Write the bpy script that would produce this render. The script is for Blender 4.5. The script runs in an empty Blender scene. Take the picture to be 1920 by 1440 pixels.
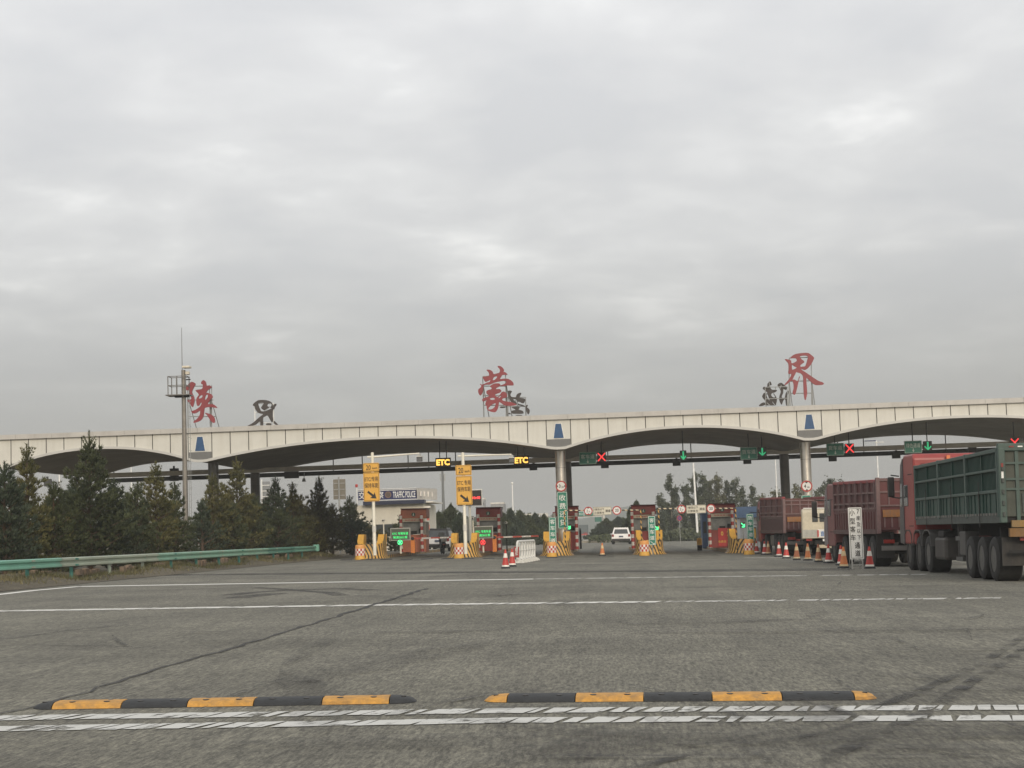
import bpy, bmesh, math, random
from mathutils import Vector, Matrix, Euler
PI = math.pi
random.seed(7)
scene = bpy.context.scene
col = scene.collection
R = math.radians

# ------------------------------------------------------------ camera
F = 3163.0
CAMH = 1.3
CROSS = 0.0175          # cross fall of the plaza, down to the right
SL = 0.033
v_ = Vector((180, -277, -F)).normalized()
w_ = -(SL * 180 + 277) / F
u_ = Vector((-SL, 1, w_)).normalized()
x_ = v_.cross(u_).normalized()
M3 = Matrix((x_, v_, u_))           # camera -> world
CAM = Vector((0, 0, CAMH))
cd = bpy.data.cameras.new('Camera')
cam = bpy.data.objects.new('Camera', cd)
col.objects.link(cam)
cam.matrix_world = Matrix.Translation(CAM) @ M3.to_4x4()
cd.sensor_width = 36
cd.lens = 36 * F / 1920
cd.clip_start = 0.1
cd.clip_end = 6000
scene.camera = cam
scene.view_settings.view_transform = 'Standard'
scene.view_settings.look = 'None'
scene.view_settings.exposure = 0.0
scene.view_settings.gamma = 1

def ray(px, py):
    return M3 @ Vector((px - 960, 720 - py, -F))
def at(px, py, Y):
    d = ray(px, py)
    return CAM + d * (Y / d.y)
def G(px, py, h=0.0):
    d = ray(px, py)
    t = -(CAMH - h) / (d.z + CROSS * d.x)
    return CAM + d * t
def gz(x):
    return -CROSS * x
def gx(px, Y):
    """ground point seen in column px at distance Y"""
    x = (px - 1140) / F * Y
    for _ in range(4):
        zz = gz(x)
        c = M3.inverted() @ (Vector((x, Y, zz)) - CAM)
        sx = 960 + F * c.x / -c.z
        x += (px - sx) / F * Y
    return Vector((x, Y, gz(x)))

# ------------------------------------------------------------ world and sun
SUN_EL, SUN_AZ = R(22), R(164)      # azimuth measured from +Y clockwise
world = bpy.data.worlds.new('World')
scene.world = world
world.use_nodes = True
nt = world.node_tree
nt.nodes.clear()
N = nt.nodes.new
out = N('ShaderNodeOutputWorld'); bg = N('ShaderNodeBackground')
sky = N('ShaderNodeTexSky'); sky.sky_type = 'NISHITA'; sky.sun_disc = False
sky.sun_elevation = SUN_EL; sky.sun_rotation = SUN_AZ; sky.dust_density = 3
tc = N('ShaderNodeTexCoord'); sep = N('ShaderNodeSeparateXYZ')
nt.links.new(tc.outputs['Generated'], sep.inputs[0])
def mth(op, a, b=None, c=None):
    n = N('ShaderNodeMath'); n.operation = op
    for i, q in enumerate((a, b, c)):
        if q is None: continue
        if isinstance(q, (int, float)): n.inputs[i].default_value = q
        else: nt.links.new(q, n.inputs[i])
    return n.outputs[0]
zc = mth('MAXIMUM', sep.outputs['Z'], 0.0)
zz = mth('ADD', zc, 0.16)
px_ = mth('DIVIDE', sep.outputs['X'], zz); py_ = mth('DIVIDE', sep.outputs['Y'], zz)
cmb = N('ShaderNodeCombineXYZ'); nt.links.new(px_, cmb.inputs[0]); nt.links.new(py_, cmb.inputs[1])
def noise(vec, scale, detail, rough, dist=0):
    n = N('ShaderNodeTexNoise'); n.inputs['Scale'].default_value = scale
    n.inputs['Detail'].default_value = detail; n.inputs['Roughness'].default_value = rough
    n.inputs['Distortion'].default_value = dist
    nt.links.new(vec, n.inputs['Vector']); return n.outputs[0]
n1 = noise(cmb.outputs[0], 2.3, 6, 0.5, 0.4)
n2 = noise(cmb.outputs[0], 6.0, 5, 0.5, 0.3)
s = mth('ADD', mth('MULTIPLY', n1, 0.7), mth('MULTIPLY', n2, 0.3))
ramp = N('ShaderNodeValToRGB')
nt.links.new(s, ramp.inputs[0])
ramp.color_ramp.elements[0].position = 0.38; ramp.color_ramp.elements[0].color = (0.88, 0.885, 0.895, 1)
ramp.color_ramp.elements[1].position = 0.655; ramp.color_ramp.elements[1].color = (1.22, 1.215, 1.20, 1)
e = ramp.color_ramp.elements.new(0.5); e.color = (0.955, 0.955, 0.955, 1)
e = ramp.color_ramp.elements.new(0.575); e.color = (1.03, 1.03, 1.025, 1)
# vertical brightness of the cloud layer
vr = N('ShaderNodeValToRGB'); nt.links.new(zc, vr.inputs[0])
cr = vr.color_ramp
cr.elements[0].position = 0.0; cr.elements[0].color = (0.40, 0.388, 0.36, 1)
cr.elements[1].position = 1.0; cr.elements[1].color = (0.86, 0.86, 0.86, 1)
for p, c in ((0.05, (0.445, 0.437, 0.415)), (0.10, (0.545, 0.54, 0.525)), (0.17, (0.755, 0.752, 0.742)), (0.30, (0.875, 0.875, 0.875))):
    q = cr.elements.new(p); q.color = (*c, 1)
mul = N('ShaderNodeMix'); mul.data_type = 'RGBA'; mul.blend_type = 'MULTIPLY'; mul.inputs[0].default_value = 1
nt.links.new(ramp.outputs[0], mul.inputs[6]); nt.links.new(vr.outputs[0], mul.inputs[7])
# clouds fade out of contrast at the horizon
fz = mth('MINIMUM', mth('MULTIPLY', mth('MAXIMUM', mth('SUBTRACT', zc, 0.035), 0.0), 8.0), 1.0)
mx0 = N('ShaderNodeMix'); mx0.data_type = 'RGBA'
nt.links.new(fz, mx0.inputs[0]); nt.links.new(vr.outputs[0], mx0.inputs[6]); nt.links.new(mul.outputs[2], mx0.inputs[7])
skm = N('ShaderNodeMix'); skm.data_type = 'RGBA'; skm.blend_type = 'MULTIPLY'; skm.inputs[0].default_value = 1
skm.inputs[7].default_value = (0.1, 0.1, 0.1, 1)
nt.links.new(sky.outputs[0], skm.inputs[6])
mx = N('ShaderNodeMix'); mx.data_type = 'RGBA'; mx.inputs[0].default_value = 0.92
nt.links.new(skm.outputs[2], mx.inputs[6]); nt.links.new(mx0.outputs[2], mx.inputs[7])
sdir = (math.sin(SUN_AZ) * math.cos(SUN_EL), math.cos(SUN_AZ) * math.cos(SUN_EL), math.sin(SUN_EL))
dt = mth('ADD', mth('ADD', mth('MULTIPLY', sep.outputs['X'], sdir[0]), mth('MULTIPLY', sep.outputs['Y'], sdir[1])), mth('MULTIPLY', sep.outputs['Z'], sdir[2]))
glow = mth('ADD', mth('MULTIPLY', mth('POWER', mth('MAXIMUM', dt, 0.0), 2.0), 0.55), 1.0)
nt.links.new(mx.outputs[2], bg.inputs[0]); nt.links.new(glow, bg.inputs[1])
nt.links.new(bg.outputs[0], out.inputs[0])

sd = bpy.data.lights.new('Sun', 'SUN'); sd.energy = 1.4; sd.angle = R(16); sd.color = (1.0, 0.86, 0.68)
so = bpy.data.objects.new('Sun', sd); col.objects.link(so)
sv = Vector((math.sin(SUN_AZ) * math.cos(SUN_EL), math.cos(SUN_AZ) * math.cos(SUN_EL), math.sin(SUN_EL)))
so.rotation_euler = sv.to_track_quat('Z', 'Y').to_euler()
so.location = (0, 0, 40)

# ------------------------------------------------------------ materials
MATS = {}
def new_mat(name):
    m = bpy.data.materials.new(name); m.use_nodes = True
    b = m.node_tree.nodes['Principled BSDF']
    return m, m.node_tree, b
def mat(name, rgb, rough=0.6, metal=0.0, var=0.14, scale=4.0, bump=0.0, emit=0.0, dirt=0.0, dirtc=(0.12, 0.105, 0.085), dmap=(1, 1, 0.35)):
    if name in MATS: return MATS[name]
    m, t, b = new_mat(name)
    b.inputs['Roughness'].default_value = rough; b.inputs['Metallic'].default_value = metal
    co = t.nodes.new('ShaderNodeTexCoord')
    n = t.nodes.new('ShaderNodeTexNoise'); n.inputs['Scale'].default_value = scale; n.inputs['Detail'].default_value = 6
    n.inputs['Roughness'].default_value = 0.65
    t.links.new(co.outputs['Object'], n.inputs['Vector'])
    r = t.nodes.new('ShaderNodeValToRGB')
    r.color_ramp.elements[0].position = 0.3; r.color_ramp.elements[1].position = 0.7
    r.color_ramp.elements[0].color = (*[c * (1 - var) for c in rgb], 1)
    r.color_ramp.elements[1].color = (*[min(1, c * (1 + var)) for c in rgb], 1)
    t.links.new(n.outputs[0], r.inputs[0])
    last = r.outputs[0]
    if dirt:
        n2 = t.nodes.new('ShaderNodeTexNoise'); n2.inputs['Scale'].default_value = scale * 0.45; n2.inputs['Detail'].default_value = 8
        n2.inputs['Roughness'].default_value = 0.75
        mp = t.nodes.new('ShaderNodeMapping'); mp.inputs['Scale'].default_value = dmap; mp.inputs['Location'].default_value = (3.1, 1.7, 0.4)
        t.links.new(co.outputs['Object'], mp.inputs[0]); t.links.new(mp.outputs[0], n2.inputs['Vector'])
        r2 = t.nodes.new('ShaderNodeValToRGB'); r2.color_ramp.elements[0].position = 0.45; r2.color_ramp.elements[1].position = 0.72
        r2.color_ramp.elements[1].color = (dirt, dirt, dirt, 1)
        t.links.new(n2.outputs[0], r2.inputs[0])
        mxx = t.nodes.new('ShaderNodeMix'); mxx.data_type = 'RGBA'
        t.links.new(r2.outputs[0], mxx.inputs[0]); t.links.new(last, mxx.inputs[6]); mxx.inputs[7].default_value = (*dirtc, 1)
        last = mxx.outputs[2]
    t.links.new(last, b.inputs['Base Color'])
    if bump:
        bp = t.nodes.new('ShaderNodeBump'); bp.inputs['Strength'].default_value = bump; bp.inputs['Distance'].default_value = 0.02
        t.links.new(n.outputs[0], bp.inputs['Height']); t.links.new(bp.outputs[0], b.inputs['Normal'])
    if emit:
        t.links.new(last, b.inputs['Emission Color']); b.inputs['Emission Strength'].default_value = emit
    MATS[name] = m
    return m
def mat_stripe(name, c1, c2, axis, period, duty=0.5, rough=0.5, uv=False, slant=0.0):
    if name in MATS: return MATS[name]
    m, t, b = new_mat(name); b.inputs['Roughness'].default_value = rough
    co = t.nodes.new('ShaderNodeTexCoord'); sp = t.nodes.new('ShaderNodeSeparateXYZ')
    t.links.new(co.outputs['UV' if uv else 'Object'], sp.inputs[0])
    def mm(op, a, bb=None):
        n = t.nodes.new('ShaderNodeMath'); n.operation = op
        for i, q in enumerate((a, bb)):
            if q is None: continue
            if isinstance(q, (int, float)): n.inputs[i].default_value = q
            else: t.links.new(q, n.inputs[i])
        return n.outputs[0]
    acc = None
    for i, a in enumerate(axis):
        if a:
            k = mm('MULTIPLY', sp.outputs[i], a)
            acc = k if acc is None else mm('ADD', acc, k)
    fr = mm('FRACT', mm('ADD', mm('DIVIDE', acc, period), 100.0))
    g = mm('GREATER_THAN', fr, duty)
    nz = t.nodes.new('ShaderNodeTexNoise'); nz.inputs['Scale'].default_value = 9; nz.inputs['Detail'].default_value = 6
    t.links.new(co.outputs['Object'], nz.inputs['Vector'])
    mx = t.nodes.new('ShaderNodeMix'); mx.data_type = 'RGBA'
    t.links.new(g, mx.inputs[0]); mx.inputs[6].default_value = (*c1, 1); mx.inputs[7].default_value = (*c2, 1)
    m2 = t.nodes.new('ShaderNodeMix'); m2.data_type = 'RGBA'; m2.blend_type = 'MULTIPLY'; m2.inputs[0].default_value = 0.7
    rr = t.nodes.new('ShaderNodeValToRGB'); rr.color_ramp.elements[0].position = 0.3; rr.color_ramp.elements[1].position = 0.62
    rr.color_ramp.elements[0].color = (0.5, 0.46, 0.4, 1)
    t.links.new(nz.outputs[0], rr.inputs[0])
    t.links.new(mx.outputs[2], m2.inputs[6]); t.links.new(rr.outputs[0], m2.inputs[7])
    t.links.new(m2.outputs[2], b.inputs['Base Color'])
    MATS[name] = m
    return m
def mat_worn(name, rgb, keep=0.5, scale=2.0, rough=0.7, stretch=(1, 1, 1), rotz=0.0, soft=0.12, alpha=1.0):
    """paint or rubber mark with holes worn by noise"""
    m, t, b = new_mat(name); b.inputs['Roughness'].default_value = rough; b.inputs['Base Color'].default_value = (*rgb, 1)
    co = t.nodes.new('ShaderNodeTexCoord'); mp = t.nodes.new('ShaderNodeMapping')
    mp.inputs['Rotation'].default_value = (0, 0, rotz); mp.inputs['Scale'].default_value = stretch
    mp.vector_type = 'TEXTURE' if rotz else 'POINT'
    t.links.new(co.outputs['Object'], mp.inputs[0])
    n = t.nodes.new('ShaderNodeTexNoise'); n.inputs['Scale'].default_value = scale; n.inputs['Detail'].default_value = 7
    n.inputs['Roughness'].default_value = 0.7; t.links.new(mp.outputs[0], n.inputs['Vector'])
    r = t.nodes.new('ShaderNodeValToRGB')
    r.color_ramp.elements[0].position = max(0, 0.5 - (keep - 0.5) * 0.5 - soft); r.color_ramp.elements[1].position = 0.5 - (keep - 0.5) * 0.5 + soft
    r.color_ramp.elements[0].color = (0, 0, 0, 1); r.color_ramp.elements[1].color = (alpha, alpha, alpha, 1)
    t.links.new(n.outputs[0], r.inputs[0]); t.links.new(r.outputs[0], b.inputs['Alpha'])
    MATS[name] = m
    return m

WHITE = mat('white_paint', (0.72, 0.71, 0.66), 0.45, dirt=0.25)
CREAM = mat('cream_panel', (0.64, 0.625, 0.56), 0.42, var=0.05, scale=0.9, dirt=0.38, dirtc=(0.46, 0.43, 0.36), dmap=(5.0, 1, 0.30))
COPING = mat('coping_metal', (0.50, 0.48, 0.44), 0.45, var=0.07, scale=1.0, dirt=0.5, dirtc=(0.30, 0.28, 0.25), dmap=(2.5, 1, .4))
TRIM = mat('trim_metal', (0.54, 0.53, 0.49), 0.4, var=0.06, scale=0.9, dirt=0.25, dirtc=(0.34, 0.32, 0.29))
SEAM = mat('dark_joint', (0.07, 0.065, 0.06), 0.8)
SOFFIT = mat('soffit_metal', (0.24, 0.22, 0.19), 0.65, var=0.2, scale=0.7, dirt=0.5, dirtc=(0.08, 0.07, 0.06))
GREYP = mat('grey_panel', (0.15, 0.15, 0.143), 0.5, var=0.08)
BLUEP = mat('blue_glass', (0.03, 0.085, 0.19), 0.25, var=0.15)
BEAMG = mat('grey_beam', (0.72, 0.68, 0.60), 0.6, var=0.12, scale=1, dirt=0.3)
BEAMD = mat('dark_beam', (0.055, 0.055, 0.052), 0.6, var=0.2, scale=2)
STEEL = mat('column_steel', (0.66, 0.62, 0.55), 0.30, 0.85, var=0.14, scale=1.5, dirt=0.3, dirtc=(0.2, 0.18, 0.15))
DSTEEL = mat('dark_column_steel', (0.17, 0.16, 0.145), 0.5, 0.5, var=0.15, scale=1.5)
GALV = mat('galvanised_steel', (0.36, 0.36, 0.34), 0.5, 0.6, var=0.15)
REDSIGN = mat('red_sign_letters', (0.23, 0.032, 0.038), 0.45, var=0.12, scale=1.5, dirt=0.25, dirtc=(0.25, 0.06, 0.06))
BACKSIGN = mat('sign_back', (0.045, 0.036, 0.031), 0.7, var=0.25, scale=2)
YEL = mat('yellow_paint', (0.72, 0.40, 0.07), 0.5, var=0.1, dirt=0.3, dirtc=(0.38, 0.24, 0.08))
SIGNY = mat('yellow_sign', (0.74, 0.40, 0.06), 0.45, var=0.06, scale=2)
BLK = mat('black_paint', (0.022, 0.02, 0.018), 0.5)
LETK = mat('black_lettering', (0.015, 0.012, 0.01), 0.6)
LETW = mat('white_lettering', (0.78, 0.78, 0.74), 0.5, var=0.05)
LETD = mat('faded_lettering', (0.55, 0.62, 0.55), 0.6, var=0.2)
LETR = mat('red_lettering', (0.5, 0.05, 0.04), 0.5)
LETB = mat('blue_lettering', (0.04, 0.16, 0.42), 0.5)
GRNS = mat('green_sign', (0.012, 0.20, 0.13), 0.4, var=0.1, scale=2)
GRND = mat('dull_green_sign', (0.03, 0.19, 0.13), 0.5, var=0.12, scale=2)
REDP = mat('red_paint', (0.46, 0.045, 0.035), 0.45, dirt=0.25)
BOOTHR = mat('booth_red', (0.28, 0.036, 0.03), 0.5, var=0.15, dirt=0.3)
BOOTHO = mat('booth_glare_red', (0.48, 0.16, 0.09), 0.55, var=0.12, dirt=0.25)  # booth red shifted to orange, lens glare put into the colour
ORANGE = mat('orange_housing', (0.78, 0.25, 0.05), 0.5, var=0.08)
GLASS = mat('dark_glass', (0.06, 0.065, 0.065), 0.12, var=0.3, scale=1.5)
GLASSL = mat('booth_glass', (0.24, 0.25, 0.24), 0.2, var=0.3, scale=2)
CONC = mat('concrete', (0.32, 0.29, 0.23), 0.85, var=0.15, scale=3, bump=0.3, dirt=0.4)
KERB = mat_stripe('kerb_stripes', (0.60, 0.36, 0.10), (0.06, 0.05, 0.04), (0, 1, 0), 1.0)
RWZ = mat_stripe('red_white_bands', (0.42, 0.04, 0.035), (0.72, 0.70, 0.66), (0, 0, 1), 0.46)
RWX = mat_stripe('red_white_arm', (0.55, 0.09, 0.06), (0.74, 0.72, 0.68), (1, 0, 0), 1.1)
YBD = mat_stripe('yellow_black_spiral', (0.70, 0.42, 0.12), (0.04, 0.035, 0.03), (1, 0, 0.9), 0.26)
WBD = mat_stripe('cream_black_spiral', (0.74, 0.62, 0.42), (0.05, 0.04, 0.035), (1, 0, 0.6), 0.30)
RUBBER = mat('black_rubber', (0.028, 0.03, 0.032), 0.75, var=0.25, scale=14, bump=0.3)
RUBY = mat('yellow_rubber', (0.56, 0.285, 0.055), 0.7, var=0.25, scale=16, bump=0.5, dirt=0.85, dirtc=(0.22, 0.15, 0.08))
TYRE = mat('tyre_rubber', (0.020, 0.019, 0.018), 0.85, var=0.3, scale=6, bump=0.2, dirt=0.5, dirtc=(0.045, 0.04, 0.035))
RIM = mat('steel_rim', (0.055, 0.052, 0.048), 0.6, 0.3, dirt=0.5)
CHAS = mat('chassis_grime', (0.018, 0.017, 0.016), 0.85, var=0.4)
TRED = mat('truck_dark_red', (0.10, 0.02, 0.02), 0.55, var=0.2, scale=1.2, dirt=0.55, dirtc=(0.085, 0.06, 0.055))
TRED2 = mat('truck_coping_red', (0.27, 0.03, 0.035), 0.5, var=0.15, dirt=0.3)
TRIB = mat('truck_rib', (0.17, 0.10, 0.095), 0.6, var=0.25, dirt=0.5, dirtc=(0.09, 0.07, 0.06))
TRIM_LOW = mat('dusty_truck_panel', (0.105, 0.055, 0.05), 0.7, var=0.25, dirt=0.5, dirtc=(0.07, 0.06, 0.055))
CABR = mat('cab_red', (0.29, 0.042, 0.038), 0.4, var=0.1, dirt=0.35, dirtc=(0.18, 0.06, 0.05))
CABG = mat('cab_grey_cladding', (0.085, 0.075, 0.075), 0.6, dirt=0.4)
TGRN = mat('trailer_green', (0.016, 0.054, 0.040), 0.55, var=0.18, scale=1.2, dirt=0.4, dirtc=(0.03, 0.05, 0.042))
TGRN2 = mat('trailer_frame_green', (0.05, 0.085, 0.070), 0.55, var=0.2, dirt=0.5, dirtc=(0.07, 0.085, 0.075))
TGRN3 = mat('trailer_backing_green', (0.016, 0.05, 0.04), 0.7, var=0.2)  # dark green of the backing behind the slats
TBACK = mat('trailer_gate_dusty', (0.075, 0.082, 0.065), 0.8, var=0.25, dirt=0.5)
TDECK = mat('trailer_deck_edge', (0.07, 0.08, 0.07), 0.7, var=0.25, dirt=0.5, dirtc=(0.08, 0.075, 0.065))
VCREAM = mat('cream_vehicle', (0.52, 0.47, 0.36), 0.45, dirt=0.3, dirtc=(0.35, 0.3, 0.22))
CARW = mat('white_car_paint', (0.80, 0.78, 0.74), 0.25, var=0.04)
TAIL = mat('tail_lamp', (0.22, 0.02, 0.015), 0.3)
AMB = mat('amber_lamp', (0.75, 0.30, 0.05), 0.4)
CONER = mat('cone_red', (0.50, 0.045, 0.033), 0.5, dirt=0.25)
CONEO = mat('cone_orange', (0.62, 0.20, 0.06), 0.6, dirt=0.4)
CONEB = mat('cone_brown', (0.42, 0.14, 0.06), 0.6, dirt=0.5)
CONEW = mat('cone_white_band', (0.78, 0.74, 0.66), 0.5, dirt=0.3)
CONEY = mat('cone_yellowed_band', (0.66, 0.50, 0.28), 0.6, dirt=0.4)
RAILG = mat('guardrail_green', (0.17, 0.40, 0.30), 0.45, var=0.12, scale=1, dirt=0.35, dirtc=(0.20, 0.24, 0.19))
RAILF = mat('guardrail_faded', (0.33, 0.38, 0.30), 0.5, var=0.12, scale=1, dirt=0.4, dirtc=(0.26, 0.24, 0.18))
RAILP = mat('guardrail_post', (0.035, 0.19, 0.15), 0.5, dirt=0.3)
POLEW = mat('white_pole', (0.78, 0.74, 0.62), 0.4, var=0.05)
BARK = mat('bark', (0.085, 0.055, 0.035), 0.9, var=0.3, scale=12)
BARKG = mat('pale_bark', (0.22, 0.2, 0.16), 0.9, var=0.3, scale=8)
BRICK = mat('brick_rubble', (0.20, 0.145, 0.10), 0.9, var=0.3, scale=6, bump=0.4)
WALLW = mat('building_wall', (0.62, 0.58, 0.48), 0.8, var=0.06, dirt=0.2, dirtc=(0.4, 0.37, 0.3))
NAVY = mat('navy_sign', (0.012, 0.018, 0.085), 0.5)
ROOFB = mat('blue_roof', (0.10, 0.16, 0.26), 0.6)
HAZYB = mat('far_building', (0.30, 0.30, 0.29), 0.8)
LEDY = mat('led_amber', (1.0, 0.55, 0.10), 0.5, var=0.02, emit=1.6)
LEDR = mat('led_red', (1.0, 0.06, 0.06), 0.5, var=0.02, emit=1.2)
LEDG = mat('led_green', (0.05, 0.85, 0.22), 0.5, var=0.02, emit=0.8)
LEDGB = mat('led_bright_green', (0.10, 1.0, 0.35), 0.5, var=0.02, emit=1.3)
LEDD = mat('led_dim_green', (0.06, 0.62, 0.28), 0.5, var=0.02, emit=0.42)
LEDP = mat('led_panel', (0.035, 0.028, 0.022), 0.6)
LEDP2 = mat('led_panel_grey', (0.09, 0.10, 0.075), 0.6)

# asphalt: one material on the plaza sheet
def asphalt(name, base, var):
    m, t, b = new_mat(name)
    L = t.links.new
    co = t.nodes.new('ShaderNodeTexCoord')
    def nz(scale, det, rg, st=(1, 1, 1), rot=0):
        mp = t.nodes.new('ShaderNodeMapping'); mp.inputs['Scale'].default_value = st; mp.inputs['Rotation'].default_value = (0, 0, rot)
        L(co.outputs['Object'], mp.inputs[0])
        n = t.nodes.new('ShaderNodeTexNoise'); n.inputs['Scale'].default_value = scale; n.inputs['Detail'].default_value = det
        n.inputs['Roughness'].default_value = rg; L(mp.outputs[0], n.inputs['Vector']); return n.outputs[0]
    def rmp(x, p0, p1, a, bb):
        r = t.nodes.new('ShaderNodeValToRGB'); r.color_ramp.elements[0].position = p0; r.color_ramp.elements[1].position = p1
        r.color_ramp.elements[0].color = (*a, 1); r.color_ramp.elements[1].color = (*bb, 1); L(x, r.inputs[0]); return r.outputs[0]
    def mulc(a, bb, f=1.0):
        x = t.nodes.new('ShaderNodeMix'); x.data_type = 'RGBA'; x.blend_type = 'MULTIPLY'; x.inputs[0].default_value = f
        L(a, x.inputs[6]); L(bb, x.inputs[7]); return x.outputs[2]
    lo = tuple(c * 0.82 for c in base); hi = tuple(c * 1.15 for c in base)
    c0 = rmp(nz(0.22, 6, 0.6), 0.35, 0.68, lo, hi)
    c1 = rmp(nz(48, 5, 0.85), 0.38, 0.63, (0.42, 0.42, 0.43), (1.5, 1.48, 1.42))
    c4 = rmp(nz(11, 5, 0.75), 0.38, 0.64, (0.84, 0.84, 0.85), (1.12, 1.11, 1.09))
    c2 = rmp(nz(1.0, 6, 0.65, (1.4, 0.11, 1), 0.05), 0.36, 0.6, (0.84, 0.84, 0.85), (1.05, 1.05, 1.04))
    c3 = rmp(nz(0.8, 5, 0.7, (0.12, 1.2, 1), 0.02), 0.34, 0.55, (0.86, 0.86, 0.87), (1.03, 1.03, 1.03))
    c5 = rmp(nz(34, 4, 0.75, (1, .13, 1)), 0.38, 0.62, (0.55, 0.55, 0.56), (1.42, 1.41, 1.38))
    c6 = rmp(nz(7, 5, 0.8, (1, .10, 1)), 0.36, 0.6, (0.80, 0.80, 0.81), (1.10, 1.10, 1.09))
    fin = mulc(mulc(mulc(mulc(mulc(mulc(c0, c1, 0.8), c4, 0.9), c2, 0.8), c3, 0.7), c5, 0.85), c6, 0.8)
    L(fin, b.inputs['Base Color']); b.inputs['Roughness'].default_value = 0.86
    b.inputs['Specular IOR Level'].default_value = 0.3
    bp = t.nodes.new('ShaderNodeBump'); bp.inputs['Strength'].default_value = 0.5; bp.inputs['Distance'].default_value = 0.01
    L(nz(55, 3, 0.7), bp.inputs['Height']); L(bp.outputs[0], b.inputs['Normal'])
    MATS[name] = m
    return m
ASPH = asphalt('asphalt', (0.186, 0.181, 0.152), 0.1)
SOIL = asphalt('dry_soil', (0.15, 0.125, 0.085), 0.1)
VERGE = asphalt('dusty_verge', (0.115, 0.10, 0.070), 0.1)
LINE = mat_worn('road_line_paint', (0.68, 0.67, 0.62), 0.82, 5.0, soft=0.07)
LINE2 = mat_worn('worn_line_paint', (0.56, 0.56, 0.53), 0.70, 3.2, stretch=(0.55, 1.1, 1), rotz=R(-24), soft=0.06)
LINE3 = mat_worn('faint_line_paint', (0.58, 0.57, 0.53), 0.62, 3.5, soft=0.10, alpha=0.95)
JOINT = mat_worn('joint_stain', (0.04, 0.037, 0.034), 0.7, 0.8, soft=0.25, alpha=0.42)
SKIDR = mat_worn('patchy_tyre_mark', (0.03, 0.028, 0.026), 0.42, 1.6, soft=0.11, alpha=0.72)
TAR = mat_worn('tar_seam', (0.03, 0.028, 0.026), 0.95, 4.0, soft=0.1, alpha=0.75)
SKID = mat_worn('tyre_mark', (0.033, 0.030, 0.028), 0.6, 2.4, stretch=(1, 1, 1), soft=0.17, alpha=0.68)
SKID2 = mat_worn('tyre_mark_soft', (0.04, 0.037, 0.034), 0.42, 1.1, soft=0.26, alpha=0.34)

def leafmat(name, a, bb, scale=1.6):
    m, t, b = new_mat(name)
    co = t.nodes.new('ShaderNodeTexCoord')
    n = t.nodes.new('ShaderNodeTexNoise'); n.inputs['Scale'].default_value = scale; n.inputs['Detail'].default_value = 5
    t.links.new(co.outputs['Object'], n.inputs['Vector'])
    g = t.nodes.new('ShaderNodeNewGeometry')
    r = t.nodes.new('ShaderNodeValToRGB'); r.color_ramp.elements[0].position = 0.35; r.color_ramp.elements[1].position = 0.65
    r.color_ramp.elements[0].color = (*a, 1); r.color_ramp.elements[1].color = (*bb, 1)
    t.links.new(n.outputs[0], r.inputs[0])
    h = t.nodes.new('ShaderNodeHueSaturation')
    mm = t.nodes.new('ShaderNodeMapRange'); mm.inputs[3].default_value = 0.65; mm.inputs[4].default_value = 1.4
    t.links.new(g.outputs['Random Per Island'], mm.inputs[0]); t.links.new(mm.outputs[0], h.inputs['Value'])
    t.links.new(r.outputs[0], h.inputs['Color']); t.links.new(h.outputs[0], b.inputs['Base Color'])
    b.inputs['Roughness'].default_value = 0.7
    b.inputs['Specular IOR Level'].default_value = 0.25
    MATS[name] = m
    return m
PINE = leafmat('pine_needles', (0.040, 0.050, 0.025), (0.085, 0.098, 0.045))
PINEO = leafmat('olive_pine_needles', (0.065, 0.068, 0.028), (0.15, 0.138, 0.052))  # olive needles, with some lens flare yellow put into the colour
PINEB = leafmat('blue_green_needles', (0.038, 0.052, 0.033), (0.070, 0.088, 0.053))
LEAF = leafmat('poplar_leaves', (0.045, 0.056, 0.034), (0.10, 0.11, 0.062), 0.4)
LEAFY = leafmat('yellowing_leaves', (0.06, 0.065, 0.035), (0.13, 0.125, 0.06), 0.4)
GRASS = leafmat('dry_grass', (0.07, 0.075, 0.03), (0.17, 0.145, 0.075), 0.7)

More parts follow.
